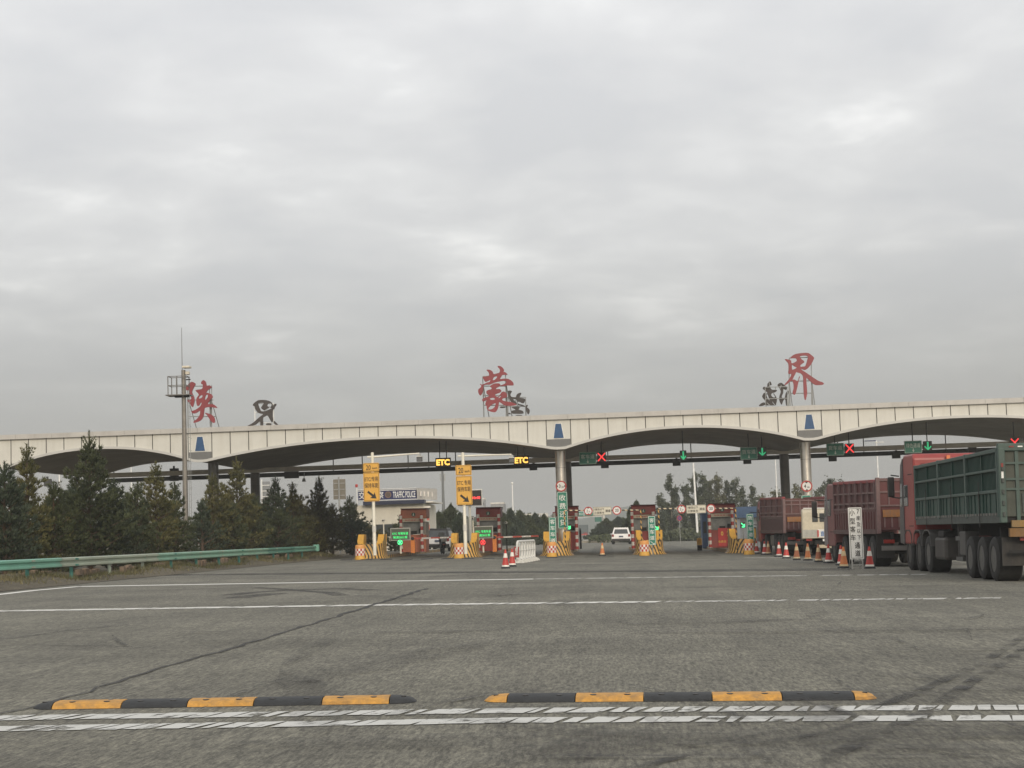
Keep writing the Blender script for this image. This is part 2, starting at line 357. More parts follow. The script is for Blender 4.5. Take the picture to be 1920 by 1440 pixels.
# ------------------------------------------------------------ mesh helpers
class MB:
    def __init__(s):
        s.v = []; s.f = []; s.mi = []; s.uv = {}
    def add(s, vs, fs, mi=0, M=None):
        o = len(s.v)
        for p in vs:
            p = Vector(p)
            s.v.append(M @ p if M is not None else p)
        for f in fs:
            s.f.append([i + o for i in f]); s.mi.append(mi)
        return s
    def box(s, c, d, mi=0, M=None, taper=None):
        x, y, z = [k / 2 for k in d]
        tx, ty = taper or (1, 1)
        vs = [(-x, -y, -z), (x, -y, -z), (x, y, -z), (-x, y, -z), (-x * tx, -y * ty, z), (x * tx, -y * ty, z), (x * tx, y * ty, z), (-x * tx, y * ty, z)]
        vs = [Vector(p) + Vector(c) for p in vs]
        return s.add(vs, [(3, 2, 1, 0), (4, 5, 6, 7), (0, 1, 5, 4), (1, 2, 6, 5), (2, 3, 7, 6), (3, 0, 4, 7)], mi, M)
    def tube(s, p0, p1, r0, r1=None, n=10, mi=0, cap=True, M=None):
        p0, p1 = Vector(p0), Vector(p1); r1 = r0 if r1 is None else r1
        d = (p1 - p0).normalized(); a = d.orthogonal().normalized(); b = d.cross(a)
        vs = []
        for p, r in ((p0, r0), (p1, r1)):
            for i in range(n):
                t = 2 * PI * i / n
                vs.append(p + a * math.cos(t) * r + b * math.sin(t) * r)
        fs = [(i, (i + 1) % n, n + (i + 1) % n, n + i) for i in range(n)]
        if cap: fs += [tuple(range(n - 1, -1, -1)), tuple(range(n, 2 * n))]
        return s.add(vs, fs, mi, M)
    def path(s, pts, r, n=8, mi=0):
        for a, b in zip(pts[:-1], pts[1:]):
            s.tube(a, b, r, r, n, mi)
        return s
    def lathe(s, prof, n=24, mi=0, M=None, mif=None, cap=True):
        """prof: (r, z) from bottom to top about Z"""
        vs = []; o = len(s.v)
        for r, z in prof:
            for i in range(n):
                t = 2 * PI * i / n
                vs.append((r * math.cos(t), r * math.sin(t), z))
        for p in vs:
            p = Vector(p); s.v.append(M @ p if M is not None else p)
        for k in range(len(prof) - 1):
            for i in range(n):
                s.f.append([o + k * n + i, o + k * n + (i + 1) % n, o + (k + 1) * n + (i + 1) % n, o + (k + 1) * n + i])
                s.mi.append(mif(k, i) if mif else mi)
        if not cap: return s
        s.f.append([o + i for i in range(n - 1, -1, -1)]); s.mi.append(mi)
        s.f.append([o + (len(prof) - 1) * n + i for i in range(n)]); s.mi.append(mi)
        return s
    def prism(s, prof, a, b, axis='x', mi=0, M=None):
        """closed 2-D profile extruded from a to b along an axis; profile is (other two axes in order)"""
        n = len(prof)
        def P(t, q):
            if axis == 'x': return (t, q[0], q[1])
            if axis == 'y': return (q[0], t, q[1])
            return (q[0], q[1], t)
        vs = [P(a, q) for q in prof] + [P(b, q) for q in prof]
        fs = [(i, (i + 1) % n, n + (i + 1) % n, n + i) for i in range(n)] + [tuple(range(n - 1, -1, -1)), tuple(range(n, 2 * n))]
        return s.add(vs, fs, mi, M)
    def build(s, name, mats, parent=None, smooth=False, bevel=0.0, loc=None, fix=True):
        me = bpy.data.meshes.new(name)
        me.from_pydata([tuple(p) for p in s.v], [], s.f)
        if not isinstance(mats, (list, tuple)): mats = [mats]
        for m in mats: me.materials.append(m)
        me.polygons.foreach_set('material_index', s.mi)
        if fix and len(s.f) < 4000:
            bm = bmesh.new(); bm.from_mesh(me); bmesh.ops.recalc_face_normals(bm, faces=bm.faces); bm.to_mesh(me); bm.free()
        if smooth:
            me.polygons.foreach_set('use_smooth', [True] * len(me.polygons))
            me.set_sharp_from_angle(angle=R(38))
        me.update()
        o = bpy.data.objects.new(name, me); col.objects.link(o)
        if parent is not None: o.parent = parent
        if loc is not None: o.location = loc
        if bevel:
            bv = o.modifiers.new('bevel', 'BEVEL'); bv.width = bevel; bv.segments = 2; bv.limit_method = 'ANGLE'; bv.angle_limit = R(35)
        return o
def tag(o, label=None, cat=None, group=None, kind=None):
    if label: o['label'] = label
    if cat: o['category'] = cat
    if group: o['group'] = group
    if kind: o['kind'] = kind
    return o
def thing(name, label, cat, loc, rz=0.0, group=None, tilt=False):
    o = bpy.data.objects.new(name, None); col.objects.link(o)
    o.empty_display_size = 0.3
    o.location = loc; o.rotation_euler = (0, CROSS if tilt else 0, rz)
    return tag(o, label, cat, group)
def struct(o):
    o['kind'] = 'structure'; return o
KIDS = {}
def dup(root, loc, rz=None, label=None, scale=None):
    def cp(o, par):
        c = o.copy(); col.objects.link(c)
        if par is not None: c.parent = par
        for ch in [x for x in list(bpy.data.objects) if x.parent == o]:
            cp(ch, c)
        return c
    r = cp(root, None)
    r.location = loc
    if rz is not None: r.rotation_euler = (r.rotation_euler[0], r.rotation_euler[1], rz)
    if label: r['label'] = label
    if scale: r.scale = scale
    return r
def curve_mesh(cu):
    ob = bpy.data.objects.new('tmp', cu); col.objects.link(ob)
    dg = bpy.context.evaluated_depsgraph_get(); dg.update()
    me = bpy.data.meshes.new_from_object(ob.evaluated_get(dg))
    bpy.data.objects.remove(ob); bpy.data.curves.remove(cu)
    return me
TX = {}
def txt(s, c, wh, m, parent=None, name='lettering', bold=0.012, th=0.008, M=None):
    """text facing -Y, fitted in a box wh centred at c=(x,y,z)"""
    cu = bpy.data.curves.new('t', 'FONT'); cu.body = s; cu.size = 1; cu.offset = bold
    cjk = any(ord(q) > 0x2000 for q in s)
    if cjk: cu.offset = 0.0
    cu.align_x = 'CENTER'; cu.extrude = 0.0; cu.resolution_u = 3
    me = curve_mesh(cu)
    if cjk:   # heavier strokes: shifted copies of the glyph in the same mesh
        vs = [v.co.copy() for v in me.vertices]; fs = [tuple(p.vertices) for p in me.polygons]; bpy.data.meshes.remove(me)
        V = []; Fc = []
        for k, (dx, dy) in enumerate(((-1, 0), (1, 0), (0, -.7), (0, .7))):
            o = len(V); V += [(p.x + dx * .010, p.y + dy * .010, .0) for p in vs]; Fc += [tuple(i + o for i in f) for f in fs]
        me = bpy.data.meshes.new('t'); me.from_pydata(V, [], Fc); me.update()
        cjk = len(vs)
    xs = [v.co.x for v in me.vertices]; ys = [v.co.y for v in me.vertices]
    if not xs: return None
    x0, x1, y0, y1 = min(xs), max(xs), min(ys), max(ys)
    sx = wh[0] / max(1e-3, x1 - x0); sy = wh[1] / max(1e-3, y1 - y0)
    for v in me.vertices:
        x = (v.co.x - (x0 + x1) / 2) * sx; z = (v.co.y - (y0 + y1) / 2) * sy
        p = Vector((x, 0, z))
        if M is not None: p = M @ p
        v.co = (c[0] + p.x, c[1] + p.y - th - (v.index // cjk * .0006 if cjk else 0), c[2] + p.z)
    me.materials.clear(); me.materials.append(m)
    me.name = name
    o = bpy.data.objects.new(name, me); col.objects.link(o)
    if parent is not None: o.parent = parent
    return o
def rrect(w, h, r, n=5):
    pts = []
    for cx, cz, a0 in ((w / 2 - r, h / 2 - r, 0), (-w / 2 + r, h / 2 - r, 90), (-w / 2 + r, -h / 2 + r, 180), (w / 2 - r, -h / 2 + r, 270)):
        for k in range(n + 1):
            a = R(a0 + 90 * k / n); pts.append((cx + r * math.cos(a), cz + r * math.sin(a)))
    return pts
def plate(w, h, t, r, c, mb=None, mi=0):
    mb = mb or MB()
    return mb.prism([(c[0] + a, c[2] + b) for a, b in rrect(w, h, r)], c[1] - t / 2, c[1] + t / 2, 'y', mi)
def ring(ro, ri, c, t, mb=None, n=32, mi=0):
    mb = mb or MB(); vs = []
    for y in (c[1] - t / 2, c[1] + t / 2):
        for r in (ri, ro):
            for i in range(n):
                a = 2 * PI * i / n; vs.append((c[0] + r * math.cos(a), y, c[2] + r * math.sin(a)))
    fs = []
    for i in range(n):
        j = (i + 1) % n
        fs += [(i, j, n + j, n + i), (2 * n + i, 3 * n + i, 3 * n + j, 2 * n + j), (n + i, n + j, 3 * n + j, 3 * n + i), (i, 2 * n + i, 2 * n + j, j)]
    return mb.add(vs, fs, mi)
def disc(r, c, t, mb=None, n=32, mi=0):
    mb = mb or MB()
    return mb.prism([(c[0] + r * math.cos(2 * PI * i / n), c[2] + r * math.sin(2 * PI * i / n)) for i in range(n)], c[1] - t / 2, c[1] + t / 2, 'y', mi)

# ============================================================ GROUND
def sheet(name, pts, m, dz=0.0, label=None):
    """flat polygon laid on the cross-falling ground; pts = (x, y)"""
    mb = MB(); mb.add([(x, y, gz(x) + dz) for x, y in pts], [tuple(range(len(pts)))])
    o = mb.build(name, m, fix=False)
    me = o.data
    if me.polygons[0].normal.z < 0: me.flip_normals()
    return struct(o)
def grid_sheet(name, x0, x1, y0, y1, nx, ny, m, dz=0.0, f=None):
    mb = MB(); vs = []; fs = []
    for j in range(ny + 1):
        for i in range(nx + 1):
            x = x0 + (x1 - x0) * i / nx; y = y0 + (y1 - y0) * j / ny
            vs.append((x, y, gz(x) + dz + (f(x, y) if f else 0)))
    for j in range(ny):
        for i in range(nx):
            a = j * (nx + 1) + i; fs.append((a, a + 1, a + nx + 2, a + nx + 1))
    mb.add(vs, fs); return struct(mb.build(name, m, smooth=True, fix=False))
sheet("ground", [(-900, -55), (900, -55), (900, 2480), (-900, 2480)], SOIL, -0.06)
RAILX = -17.0
sheet('road', [(-16.0, -20), (60, -20), (60, 92), (24, 175), (19, 330), (14, 900), (-6, 900), (-14, 330), (-19, 175), (-16.0, 92)], ASPH, 0.0)
random.seed(3)
def vh(x, y):
    e = max(0, min(1, (RAILX + 1.2 - x) / 1.2))
    return e * (0.10 + 0.09 * math.sin(x * 1.3 + y * 0.37) + 0.07 * math.sin(y * 1.1 + x))
grid_sheet('verge', -60, -15.6, 20, 104, 60, 120, VERGE, 0.012, vh)

def ribbon(name, pts, width, m, dz=0.004, px=True):
    """strip on the ground through pixel points (unprojected onto the ground)"""
    P = [G(*p) if px else Vector((p[0], p[1], 0)) for p in pts]
    jr = random.Random(len(pts) * 7 + int(pts[0][1]))
    Q = []
    for a, b in zip(P[:-1], P[1:]):
        n = max(1, int((b - a).length / (.45 if name == 'tar_seam' else 1.5)))
        for k in range(n): Q.append(a.lerp(b, k / n))
    Q.append(P[-1])
    mb = MB(); vs = []; fs = []
    for i, p in enumerate(Q):
        a = Q[max(0, i - 1)]; b = Q[min(len(Q) - 1, i + 1)]
        d = (b - a); d.z = 0; d.normalize(); nrm = Vector((-d.y, d.x, 0))
        w = width if isinstance(width, (int, float)) else width[0] + (width[1] - width[0]) * i / (len(Q) - 1)
        if name == 'tar_seam' and 0 < i < len(Q) - 1: p = p + nrm * jr.uniform(-.05, .05); w *= jr.uniform(.5, 1.3)
        for sgn in (-1, 1):
            q = p + nrm * w / 2 * sgn; vs.append((q.x, q.y, gz(q.x) + dz))
    for i in range(len(Q) - 1): fs.append((2 * i, 2 * i + 1, 2 * i + 3, 2 * i + 2))
    mb.add(vs, fs); o = mb.build(name, m, fix=False)
    if o.data.polygons[0].normal.z < 0: o.data.flip_normals()
    return struct(o)
def blockline(pts, width, m, step, slant, gap, seed, miss=0.0, dz=.006):
    P = [G(*p) for p in pts]; rg = random.Random(seed); mb = MB(); fs = 0
    tot = [0]
    for a, b in zip(P[:-1], P[1:]): tot.append(tot[-1] + (b - a).length)
    def pos(d):
        for i in range(len(P) - 1):
            if d <= tot[i + 1] or i == len(P) - 2: return P[i].lerp(P[i + 1], (d - tot[i]) / (tot[i + 1] - tot[i]))
    d = 0
    while d < tot[-1] - step:
        L = step * rg.uniform(.6, 1.35); g = gap * rg.choice((0.15, .4, 1, 1, 1.6))
        fr = d / tot[-1]
        if rg.random() > miss * fr:
            a = pos(d); b = pos(d + L - g); w = width / 2
            j = [rg.uniform(-.02, .02) * width / .34 for _ in range(6)]
            q = [(a.x - slant / 2 + j[0], a.y - w + j[1]), (b.x - slant / 2 + j[2], b.y - w + j[3]), (b.x + slant / 2 + j[4], b.y + w + j[5]), (a.x + slant / 2 - j[0], a.y + w - j[2])]
            mb.add([(x, y, gz(x) + dz) for x, y in q], [(0, 1, 2, 3)])
        d += L
    o = mb.build('road_marking', m, fix=False); return struct(o)
blockline([(-60, 1348), (480, 1340.5), (960, 1333.5), (1440, 1330), (1980, 1327)], 0.34, LINE2, .15, .09, .026, 5)
blockline([(-60, 1368.5), (480, 1360.0), (960, 1351.5), (1440, 1349), (1980, 1347)], 0.33, LINE2, .16, .09, .026, 6)
blockline([(-60, 1147), (0, 1146), (640, 1135.7), (1250, 1128.5)], 0.62, LINE, .24, .16, .05, 7, .05)
blockline([(1250, 1128.5), (1480, 1126), (1890, 1121.5)], 0.56, LINE3, .20, .16, .05, 8, .08)
ribbon('road_marking', [(150, 1100), (640, 1091.5), (1000, 1086)], 0.75, LINE, 0.006)
blockline([(1000, 1086), (1300, 1082), (1700, 1077.5), (1830, 1076)], 0.66, LINE3, .5, .2, .09, 9, .12)
ribbon('road_marking', [(-60, 1121), (0, 1115), (60, 1108), (150, 1100)], 0.30, LINE, 0.008)
ribbon('road_marking', [(1395, 1046), (1560, 1044)], 0.8, LINE3, 0.006)
ribbon('tar_seam', [(-60, 1350), (60, 1330), (135, 1308), (240, 1272), (330, 1245), (430, 1217), (520, 1190), (620, 1160), (720, 1128), (800, 1104)], (0.036, 0.14), TAR, 0.009)
ribbon('tar_seam', [(-60, 1215), (60, 1210), (240, 1213)], 0.05, SKID, 0.009)
ribbon('tar_seam', [(0, 1200), (150, 1180), (240, 1172)], 0.05, SKID, 0.009)
ribbon('asphalt_joint', [(250, 1079), (500, 1076), (960, 1072.5), (1300, 1069.5), (1600, 1067)], 2.4, JOINT, 0.0045)
ribbon('asphalt_joint', [(250, 1079), (500, 1077), (960, 1073.5), (1300, 1071.5), (1600, 1069)], 1.2, JOINT, 0.0095)
ribbon('tyre_mark', [(430, 1116), (470, 1111), (560, 1106), (640, 1104), (700, 1107)], 0.5, SKID, 0.009)
ribbon('tyre_mark', [(480, 1102), (560, 1107), (620, 1112), (640, 1117)], 0.4, SKID, 0.0098)
ribbon('tyre_mark', [(440, 1122), (470, 1118), (520, 1113)], 0.6, SKID, 0.0104)
ribbon('tyre_mark', [(1970, 1185), (1900, 1232), (1850, 1262), (1790, 1300), (1740, 1335), (1600, 1400), (1500, 1450)], 0.13, SKIDR, 0.010)
ribbon('tyre_mark', [(1920, 1195), (1840, 1245), (1740, 1290), (1640, 1330)], 0.12, SKIDR, 0.0108)
ribbon('tyre_mark', [(1640, 1352), (1500, 1385), (1300, 1415), (1180, 1445)], 0.10, SKIDR, 0.0112)
ribbon('tyre_mark', [(1500, 1365), (1350, 1392), (1100, 1425), (1000, 1450)], 0.14, SKID2, 0.0118)
ribbon('tyre_mark', [(1130, 1362), (1050, 1395), (960, 1440)], 0.10, SKID2, 0.0124)
ribbon('tyre_mark', [(1100, 1300), (1190, 1330), (1230, 1360)], 0.08, SKID2, 0.013)
for k, (a, b) in enumerate((((620, 1058), (900, 1050)), ((1100, 1051), (1200, 1047)), ((1060, 1060), (1330, 1052)), ((1240, 1102), (1620, 1098)), ((700, 1188), (960, 1180)), ((1200, 1170), (1500, 1162)))):
    ribbon('tyre_mark', [a, ((a[0] + b[0]) / 2, (a[1] + b[1]) / 2 + 2), b], 0.5, SKID2, 0.0136 + 0.0005 * k)
# dark oily lane bands and shadow free stains between the islands
for (x, y0, y1, w) in ((-10.2, 84, 125, 1.5), (-5.1, 84, 125, 1.4), (-0.5, 84, 150, 1.5), (4.9, 84, 150, 1.5), (10.4, 60, 125, 1.8)):
    ribbon('oil_stain', [(x, y0), (x + .1, (y0 + y1) / 2), (x, y1)], w, SKID2, 0.016, px=False)

def scuffs(name, n, m, seed, lo, hi, wmax, dz):
    rg = random.Random(seed); mb = MB()
    for k in range(n):
        y = 8 + 75 * rg.random() ** 1.6; x = rg.uniform(-.32, .33) * y + rg.uniform(-1, 1)
        L = rg.uniform(lo, hi); a = rg.gauss(PI / 2, .35) if rg.random() < .45 else rg.gauss(0, .12); w = rg.uniform(.3, 1) * wmax; cv = rg.gauss(0, .12)
        vs = []; q = Vector((x, y))
        if x < -15: continue
        for i in range(9):
            d = Vector((math.cos(a), math.sin(a))); nn = Vector((-d.y, d.x)); ww = w * math.sin(PI * (i + .35) / 8.7) * rg.uniform(.7, 1.2)
            for sg in (-1, 1): p = q + nn * ww / 2 * sg; vs.append((p.x, p.y, gz(p.x) + dz + k * .00004))
            q = q + d * L / 8; a += cv / 8
        mb.add(vs, [(2 * i, 2 * i + 1, 2 * i + 3, 2 * i + 2) for i in range(8)])
    o = mb.build(name, m, fix=False); struct(o)
    bm = bmesh.new(); bm.from_mesh(o.data)
    for f in bm.faces:
        if f.normal.z < 0: f.normal_flip()
    bm.to_mesh(o.data); bm.free()
scuffs('rubber_scuffs', 120, SKIDR, 4, .5, 3.0, .10, .018)
scuffs('stained_patches', 70, SKID2, 9, 1.0, 6.0, .9, .024)
scuffs('oil_drips', 160, SKIDR, 13, .04, .16, .10, .030)
# ------------------------------------------------------------ speed bumps
def bump(name, label, xs, y0, y1, first_dark, prof_w=0.36, hgt=0.045):
    A = G(xs[0], y0); B = G(xs[-1], y1)
    d = (B - A); L = d.length; ang = math.atan2(d.y, d.x)
    t = thing(name, label, 'speed bump', A, 0, 'speed bumps laid across the near lane')
    t.rotation_euler = (0, math.asin(-d.z / L), ang)
    span = xs[-1] - xs[0]
    def xl(p): return L * (p - xs[0]) / span
    prof = [(-.5, 0), (-.47, .35), (-.36, .78), (-.22, 1), (.22, 1), (.36, .78), (.47, .35), (.5, 0)]
    for i in range(len(xs) - 1):
        a, b = xl(xs[i]), xl(xs[i + 1]); last = len(xs) - 2
        dark = (i % 2 == 0) == first_dark
        mb = MB(); n = 6; rows = []
        for k in range(n + 1):
            s = k / n; x = a + 0.004 + (b - a - 0.008) * s; sc = 1
            if i == 0: sc = max(.04, math.sqrt(max(0, 1 - (1 - s) ** 2)) if s < 1 else 1)
            if i == last: sc = max(.04, math.sqrt(max(0, 1 - s ** 2)))
            rows.append([(x, p[0] * prof_w * (0.3 + .7 * sc), p[1] * hgt * sc + .003) for p in prof])
        m = len(prof); vs = [p for r_ in rows for p in r_]
        fs = [(k * m + j, k * m + j + 1, (k + 1) * m + j + 1, (k + 1) * m + j) for k in range(n) for j in range(m - 1)]
        fs += [tuple(range(m)), tuple(range(n * m, n * m + m))]
        mb.add(vs, fs)
        mb.build('rubber_segment', RUBBER if dark else RUBY, t, smooth=True)
        if b - a > 0.3:
            for q in (0.26, 0.76):
                xx = a + (b - a) * q
                MB().tube((xx, -0.075, hgt - .012), (xx, -0.075, hgt + .005), 0.026, 0.026, 12).build('bolt', BLK, t)
                MB().tube((xx, 0.06, hgt - .005), (xx, 0.06, hgt + .004), 0.02, 0.02, 12).build('bolt', BLK, t)
        elif True:
            xx = (a + b) / 2
            MB().tube((xx, -0.03, hgt * .7), (xx, -0.03, hgt + .004), 0.02, 0.02, 12).build('bolt', BLK, t)
    return t
bump('speed_bump', 'low rubber bump starting and ending in black, left one of the near pair', [65, 107, 235, 357, 480, 607, 732, 782], 1327, 1315, True)
bump('speed_bump', 'low rubber bump with yellow pointed ends, right one of the near pair', [908, 955, 1083, 1211, 1338, 1467, 1599, 1644], 1313.5, 1308.5, False)
# far row of low rubber strips before the islands
A = G(640, 1050.5); B = G(1065, 1045.8)
for i in range(11):
    p = A.lerp(B, (i + 0.25) / 11)
    o = MB().box((0, 0, 0.02), (0.62, 0.3, 0.04), taper=(0.96, 0.6)).build('rubber_strip', RUBBER, loc=p)
    o.rotation_euler = (0, CROSS, 0)
    if i == 0: words = 'leftmost black rubber strip of the row on the road before the yellow islands'
    elif i == 10: words = 'rightmost black rubber strip of the row on the road before the yellow islands'
    else: words = ['', 'second', 'third', 'fourth', 'fifth', 'sixth', 'seventh', 'eighth', 'ninth', 'tenth'][i] + ' black rubber strip from the left in the row before the yellow islands'
    tag(o, words, 'rubber strip', 'black rubber strips across the lanes')

# ------------------------------------------------------------ guardrail
t = thing('guardrail', 'long green steel guardrail on posts in front of the pine trees', 'guardrail', (0, 0, 0))
rp = [(-19.2, 20), (-18.4, 34), (RAILX - .35, 48), (RAILX - .15, 62), (RAILX - .05, 80), (RAILX, 101.5)]
def railx(y):
    for (xa, ya), (xb, yb) in zip(rp[:-1], rp[1:]):
        if ya <= y <= yb: return xa + (xb - xa) * (y - ya) / (yb - ya)
    return rp[-1][0]
wprof = [(0.0, .0), (.07, .03), (.07, .09), (.0, .13), (.0, .18), (.07, .22), (.07, .28), (0.0, .31)]
def railpart(y0, y1, m, name):
    mb = MB(); n = max(1, int((y1 - y0) / 2)); vs = []; fs = []
    for k in range(n + 1):
        y = y0 + (y1 - y0) * k / n; x = railx(y)
        for a, b in wprof: vs.append((x + a, y, gz(x) + 0.44 + b))
        for a, b in reversed(wprof): vs.append((x + a - .012, y, gz(x) + 0.44 + b))
    m_ = len(wprof) * 2
    for k in range(n):
        for j in range(m_): fs.append((k * m_ + j, k * m_ + (j + 1) % m_, (k + 1) * m_ + (j + 1) % m_, (k + 1) * m_ + j))
    mb.add(vs, fs); return mb.build(name, m, t, smooth=True)
railpart(20, 52.6, RAILG, 'rail_beam'); railpart(52.64, 63.6, RAILF, 'rail_beam')
railpart(63.64, 84, mat('guardrail_green_b', (0.20, 0.38, 0.28), 0.45, dirt=0.4, dirtc=(0.26, 0.28, 0.2)), 'rail_beam')
railpart(84.04, 91, mat('guardrail_green_c', (0.09, 0.25, 0.19), 0.45), 'rail_beam'); railpart(91.04, 97.6, RAILG, 'rail_beam')
MB().box((RAILX + .03, 97.8, gz(RAILX) + .62), (.34, .3, .4)).build('end_cap', RAILG, t, bevel=.05)
for k in range(19):
    y = 30 + k * 4.0
    if y > 97: break
    x = railx(y) - .11
    MB().tube((x, y, gz(x) - .1), (x, y, gz(x) + .72), .057, .057, 12).build('rail_post', RAILF if 55 < y < 64 else RAILP, t, smooth=True)
    MB().box((x + .075, y, gz(x) + .6), (.07, .1, .2)).build('spacer', RAILG, t)
    sp = MB()
    for zz_ in (.06, .25): sp.box((x + .19, y + .02, gz(x) + .44 + zz_), (.012, .30, .055)); sp.tube((x + .17, y - .08, gz(x) + .44 + zz_), (x + .21, y - .08, gz(x) + .44 + zz_), .018, .018, 6)
    sp.build('splice_plate', RAILF if k % 3 else RAILP, t)

# brick edging rubble and dry grass by the rail
random.seed(11)
for k in range(9):
    y = 51 + k * 5.2 + random.uniform(-1, 1); x = RAILX - 0.85 + random.uniform(-.15, .15)
    mb = MB(); L = random.uniform(1.4, 2.6)
    for q in range(int(L / .3)):
        mb.box((random.uniform(-.03, .03), q * .31, .1 + random.uniform(-.03, .04)), (.16, .27, random.uniform(.16, .30)), M=Matrix.Rotation(random.uniform(-.2, .2), 4, 'Y'))
    o = mb.build('brick_edging', BRICK, loc=(x, y, gz(x) + .10), bevel=.015)
    tag(o, ['nearest', 'second', 'third', 'fourth', 'fifth', 'sixth', 'seventh', 'eighth', 'farthest'][k] + ' run of upright brown edging bricks behind the green guardrail', 'brick edging', 'edging bricks behind the guardrail')
mb = MB()
for k in range(15000):
    y = random.uniform(40, 104); x = RAILX - 0.35 + random.gauss(-.2, .55)
    if x > -15.9: continue
    h = random.uniform(.04, .20); a = random.uniform(0, PI); l = Vector((random.uniform(-.1, .1), random.uniform(-.1, .1), 0))
    p = Vector((x, y, gz(x) + .02 + vh(x, y))); w = Vector((math.cos(a), math.sin(a), 0)) * .012
    mb.add([p - w, p + w, p + l + Vector((0, 0, h))], [(0, 1, 2)])
tag(mb.build('dry_grass', GRASS, fix=False), 'short dry grass along the foot of the guardrail', 'grass', kind='stuff')

# ============================================================ CANOPY
YF, YR = 94.5, 111.5
TOPZ = 7.93
def xf(px, py, Y=YF): return at(px, py, Y).x
colx = [xf(375, 830) - 11.6, xf(375, 830), xf(1047, 803), xf(1517, 785), xf(1517, 785) + 16.6]
ZC, ZP = 5.98, 6.93
NPAN = [11, 19, 13, 15]
PW = 1.36
def zb(x):
    for a, b in zip(colx[:-1], colx[1:]):
        if a <= x <= b:
            m = (a + b) / 2; hw = (b - a) / 2 - 0.3; q = min(1, abs(x - m) / hw)
            return ZC + (ZP - ZC) * (1 - q ** 2.15)
    return ZC
x0, x1 = colx[0], colx[-1]
t = thing('toll_canopy', 'long cream panelled toll canopy with arched underside on round columns', 'canopy', (0, 0, 0))
xs = [x0 + (x1 - x0) * k / 240 for k in range(241)]
lipz = .145
# soffit body (dark underside and core)
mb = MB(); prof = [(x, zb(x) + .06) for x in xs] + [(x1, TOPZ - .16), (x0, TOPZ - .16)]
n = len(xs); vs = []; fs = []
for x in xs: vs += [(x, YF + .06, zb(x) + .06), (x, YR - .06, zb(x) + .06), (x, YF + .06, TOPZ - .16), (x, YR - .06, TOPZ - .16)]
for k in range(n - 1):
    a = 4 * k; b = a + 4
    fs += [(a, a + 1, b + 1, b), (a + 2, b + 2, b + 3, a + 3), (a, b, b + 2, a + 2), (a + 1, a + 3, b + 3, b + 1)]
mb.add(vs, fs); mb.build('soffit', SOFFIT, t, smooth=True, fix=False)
for (Y, s) in ((YF, -1), (YR, 1)):
    # cream fascia
    mb = MB(); vs = []; fs = []
    for x in xs: vs += [(x, Y, zb(x) + lipz), (x, Y, TOPZ - .27), (x, Y - s * .05, zb(x) + lipz), (x, Y - s * .05, TOPZ - .27)]
    for k in range(n - 1):
        a = 4 * k; b = a + 4; fs += [(a, b, b + 1, a + 1), (a + 2, a + 3, b + 3, b + 2)]
    mb.add(vs, fs)
    if s == 1: mb.build('fascia', CREAM, t, fix=False)
    else: fmb = mb
    mb = MB(); vs = []; fs = []
    for x in xs: vs += [(x, Y + s * .07, zb(x)), (x, Y + s * .07, zb(x) + lipz), (x, Y - s * .1, zb(x) + lipz), (x, Y - s * .1, zb(x))]
    for k in range(n - 1):
        a = 4 * k; b = a + 4
        for j in range(4): fs.append((a + j, a + (j + 1) % 4, b + (j + 1) % 4, b + j))
    mb.add(vs, fs); mb.build('lower_trim', TRIM, t, smooth=False)
    mb = MB().box(((x0 + x1) / 2, Y + s * .02, TOPZ - .135), (x1 - x0, .30, .27))
    if s == 1: mb.build('coping', COPING, t)
    else: cmb_ = mb
mb = MB().box(((x0 + x1) / 2, (YF + YR) / 2, TOPZ - .10), (x1 - x0, YR - YF - .3, .12)); mb.build('roof_deck', COPING, t)
# seams
mb = MB(); mt = MB()
seams = []
for i in range(4):
    a = colx[i] + PW / 2; b = colx[i + 1] - PW / 2; m = round((b - a) / 1.05)
    for k in range(m + 1): seams.append(a + (b - a) * k / m)
for x in seams:
    if x <= x0 or x >= x1: continue
    fmb.box((x, YF - .004, (zb(x) + lipz + TOPZ - .27) / 2), (.045, .012, TOPZ - .27 - zb(x) - lipz), 1)
for k in range(int((x1 - x0) / 2.1)):
    x = x0 + 1 + k * 2.1
    cmb_.box((x, YF - .175, TOPZ - .135), (.016, .012, .24), 1)
fmb.build('fascia', [CREAM, SEAM], t, fix=False); cmb_.build('coping', [COPING, mat('coping_joint', (0.3, 0.29, 0.27), .7)], t)
for cx in colx[1:-1]:
    MB().add([(cx - .28, YF - .03, 6.62), (cx + .28, YF - .03, 6.62), (cx + .15, YF - .03, 7.42), (cx - .15, YF - .03, 7.42),
              (cx - .28, YF, 6.62), (cx + .28, YF, 6.62), (cx + .15, YF, 7.42), (cx - .15, YF, 7.42)],
             [(0, 1, 2, 3), (7, 6, 5, 4), (0, 4, 5, 1), (1, 5, 6, 2), (2, 6, 7, 3), (3, 7, 4, 0)]).build('blue_marker', BLUEP, t)
    MB().add([(cx - .34, YF - .012, 6.60), (cx + .34, YF - .012, 6.60), (cx + .19, YF - .012, 7.47), (cx - .19, YF - .012, 7.47)], [(0, 1, 2, 3)]).build('marker_surround', WHITE, t, fix=False)
    zt = 6.56
    MB().prism([(cx - PW / 2 + .03, zt), (cx + PW / 2 - .03, zt), (cx + PW / 2 - .03, zb(cx + PW / 2) + lipz), (cx + .3, ZC + lipz), (cx - .3, ZC + lipz), (cx - PW / 2 + .03, zb(cx - PW / 2) + lipz)], YF - .02, YF + .02, 'y').build('grey_infill', GREYP, t)
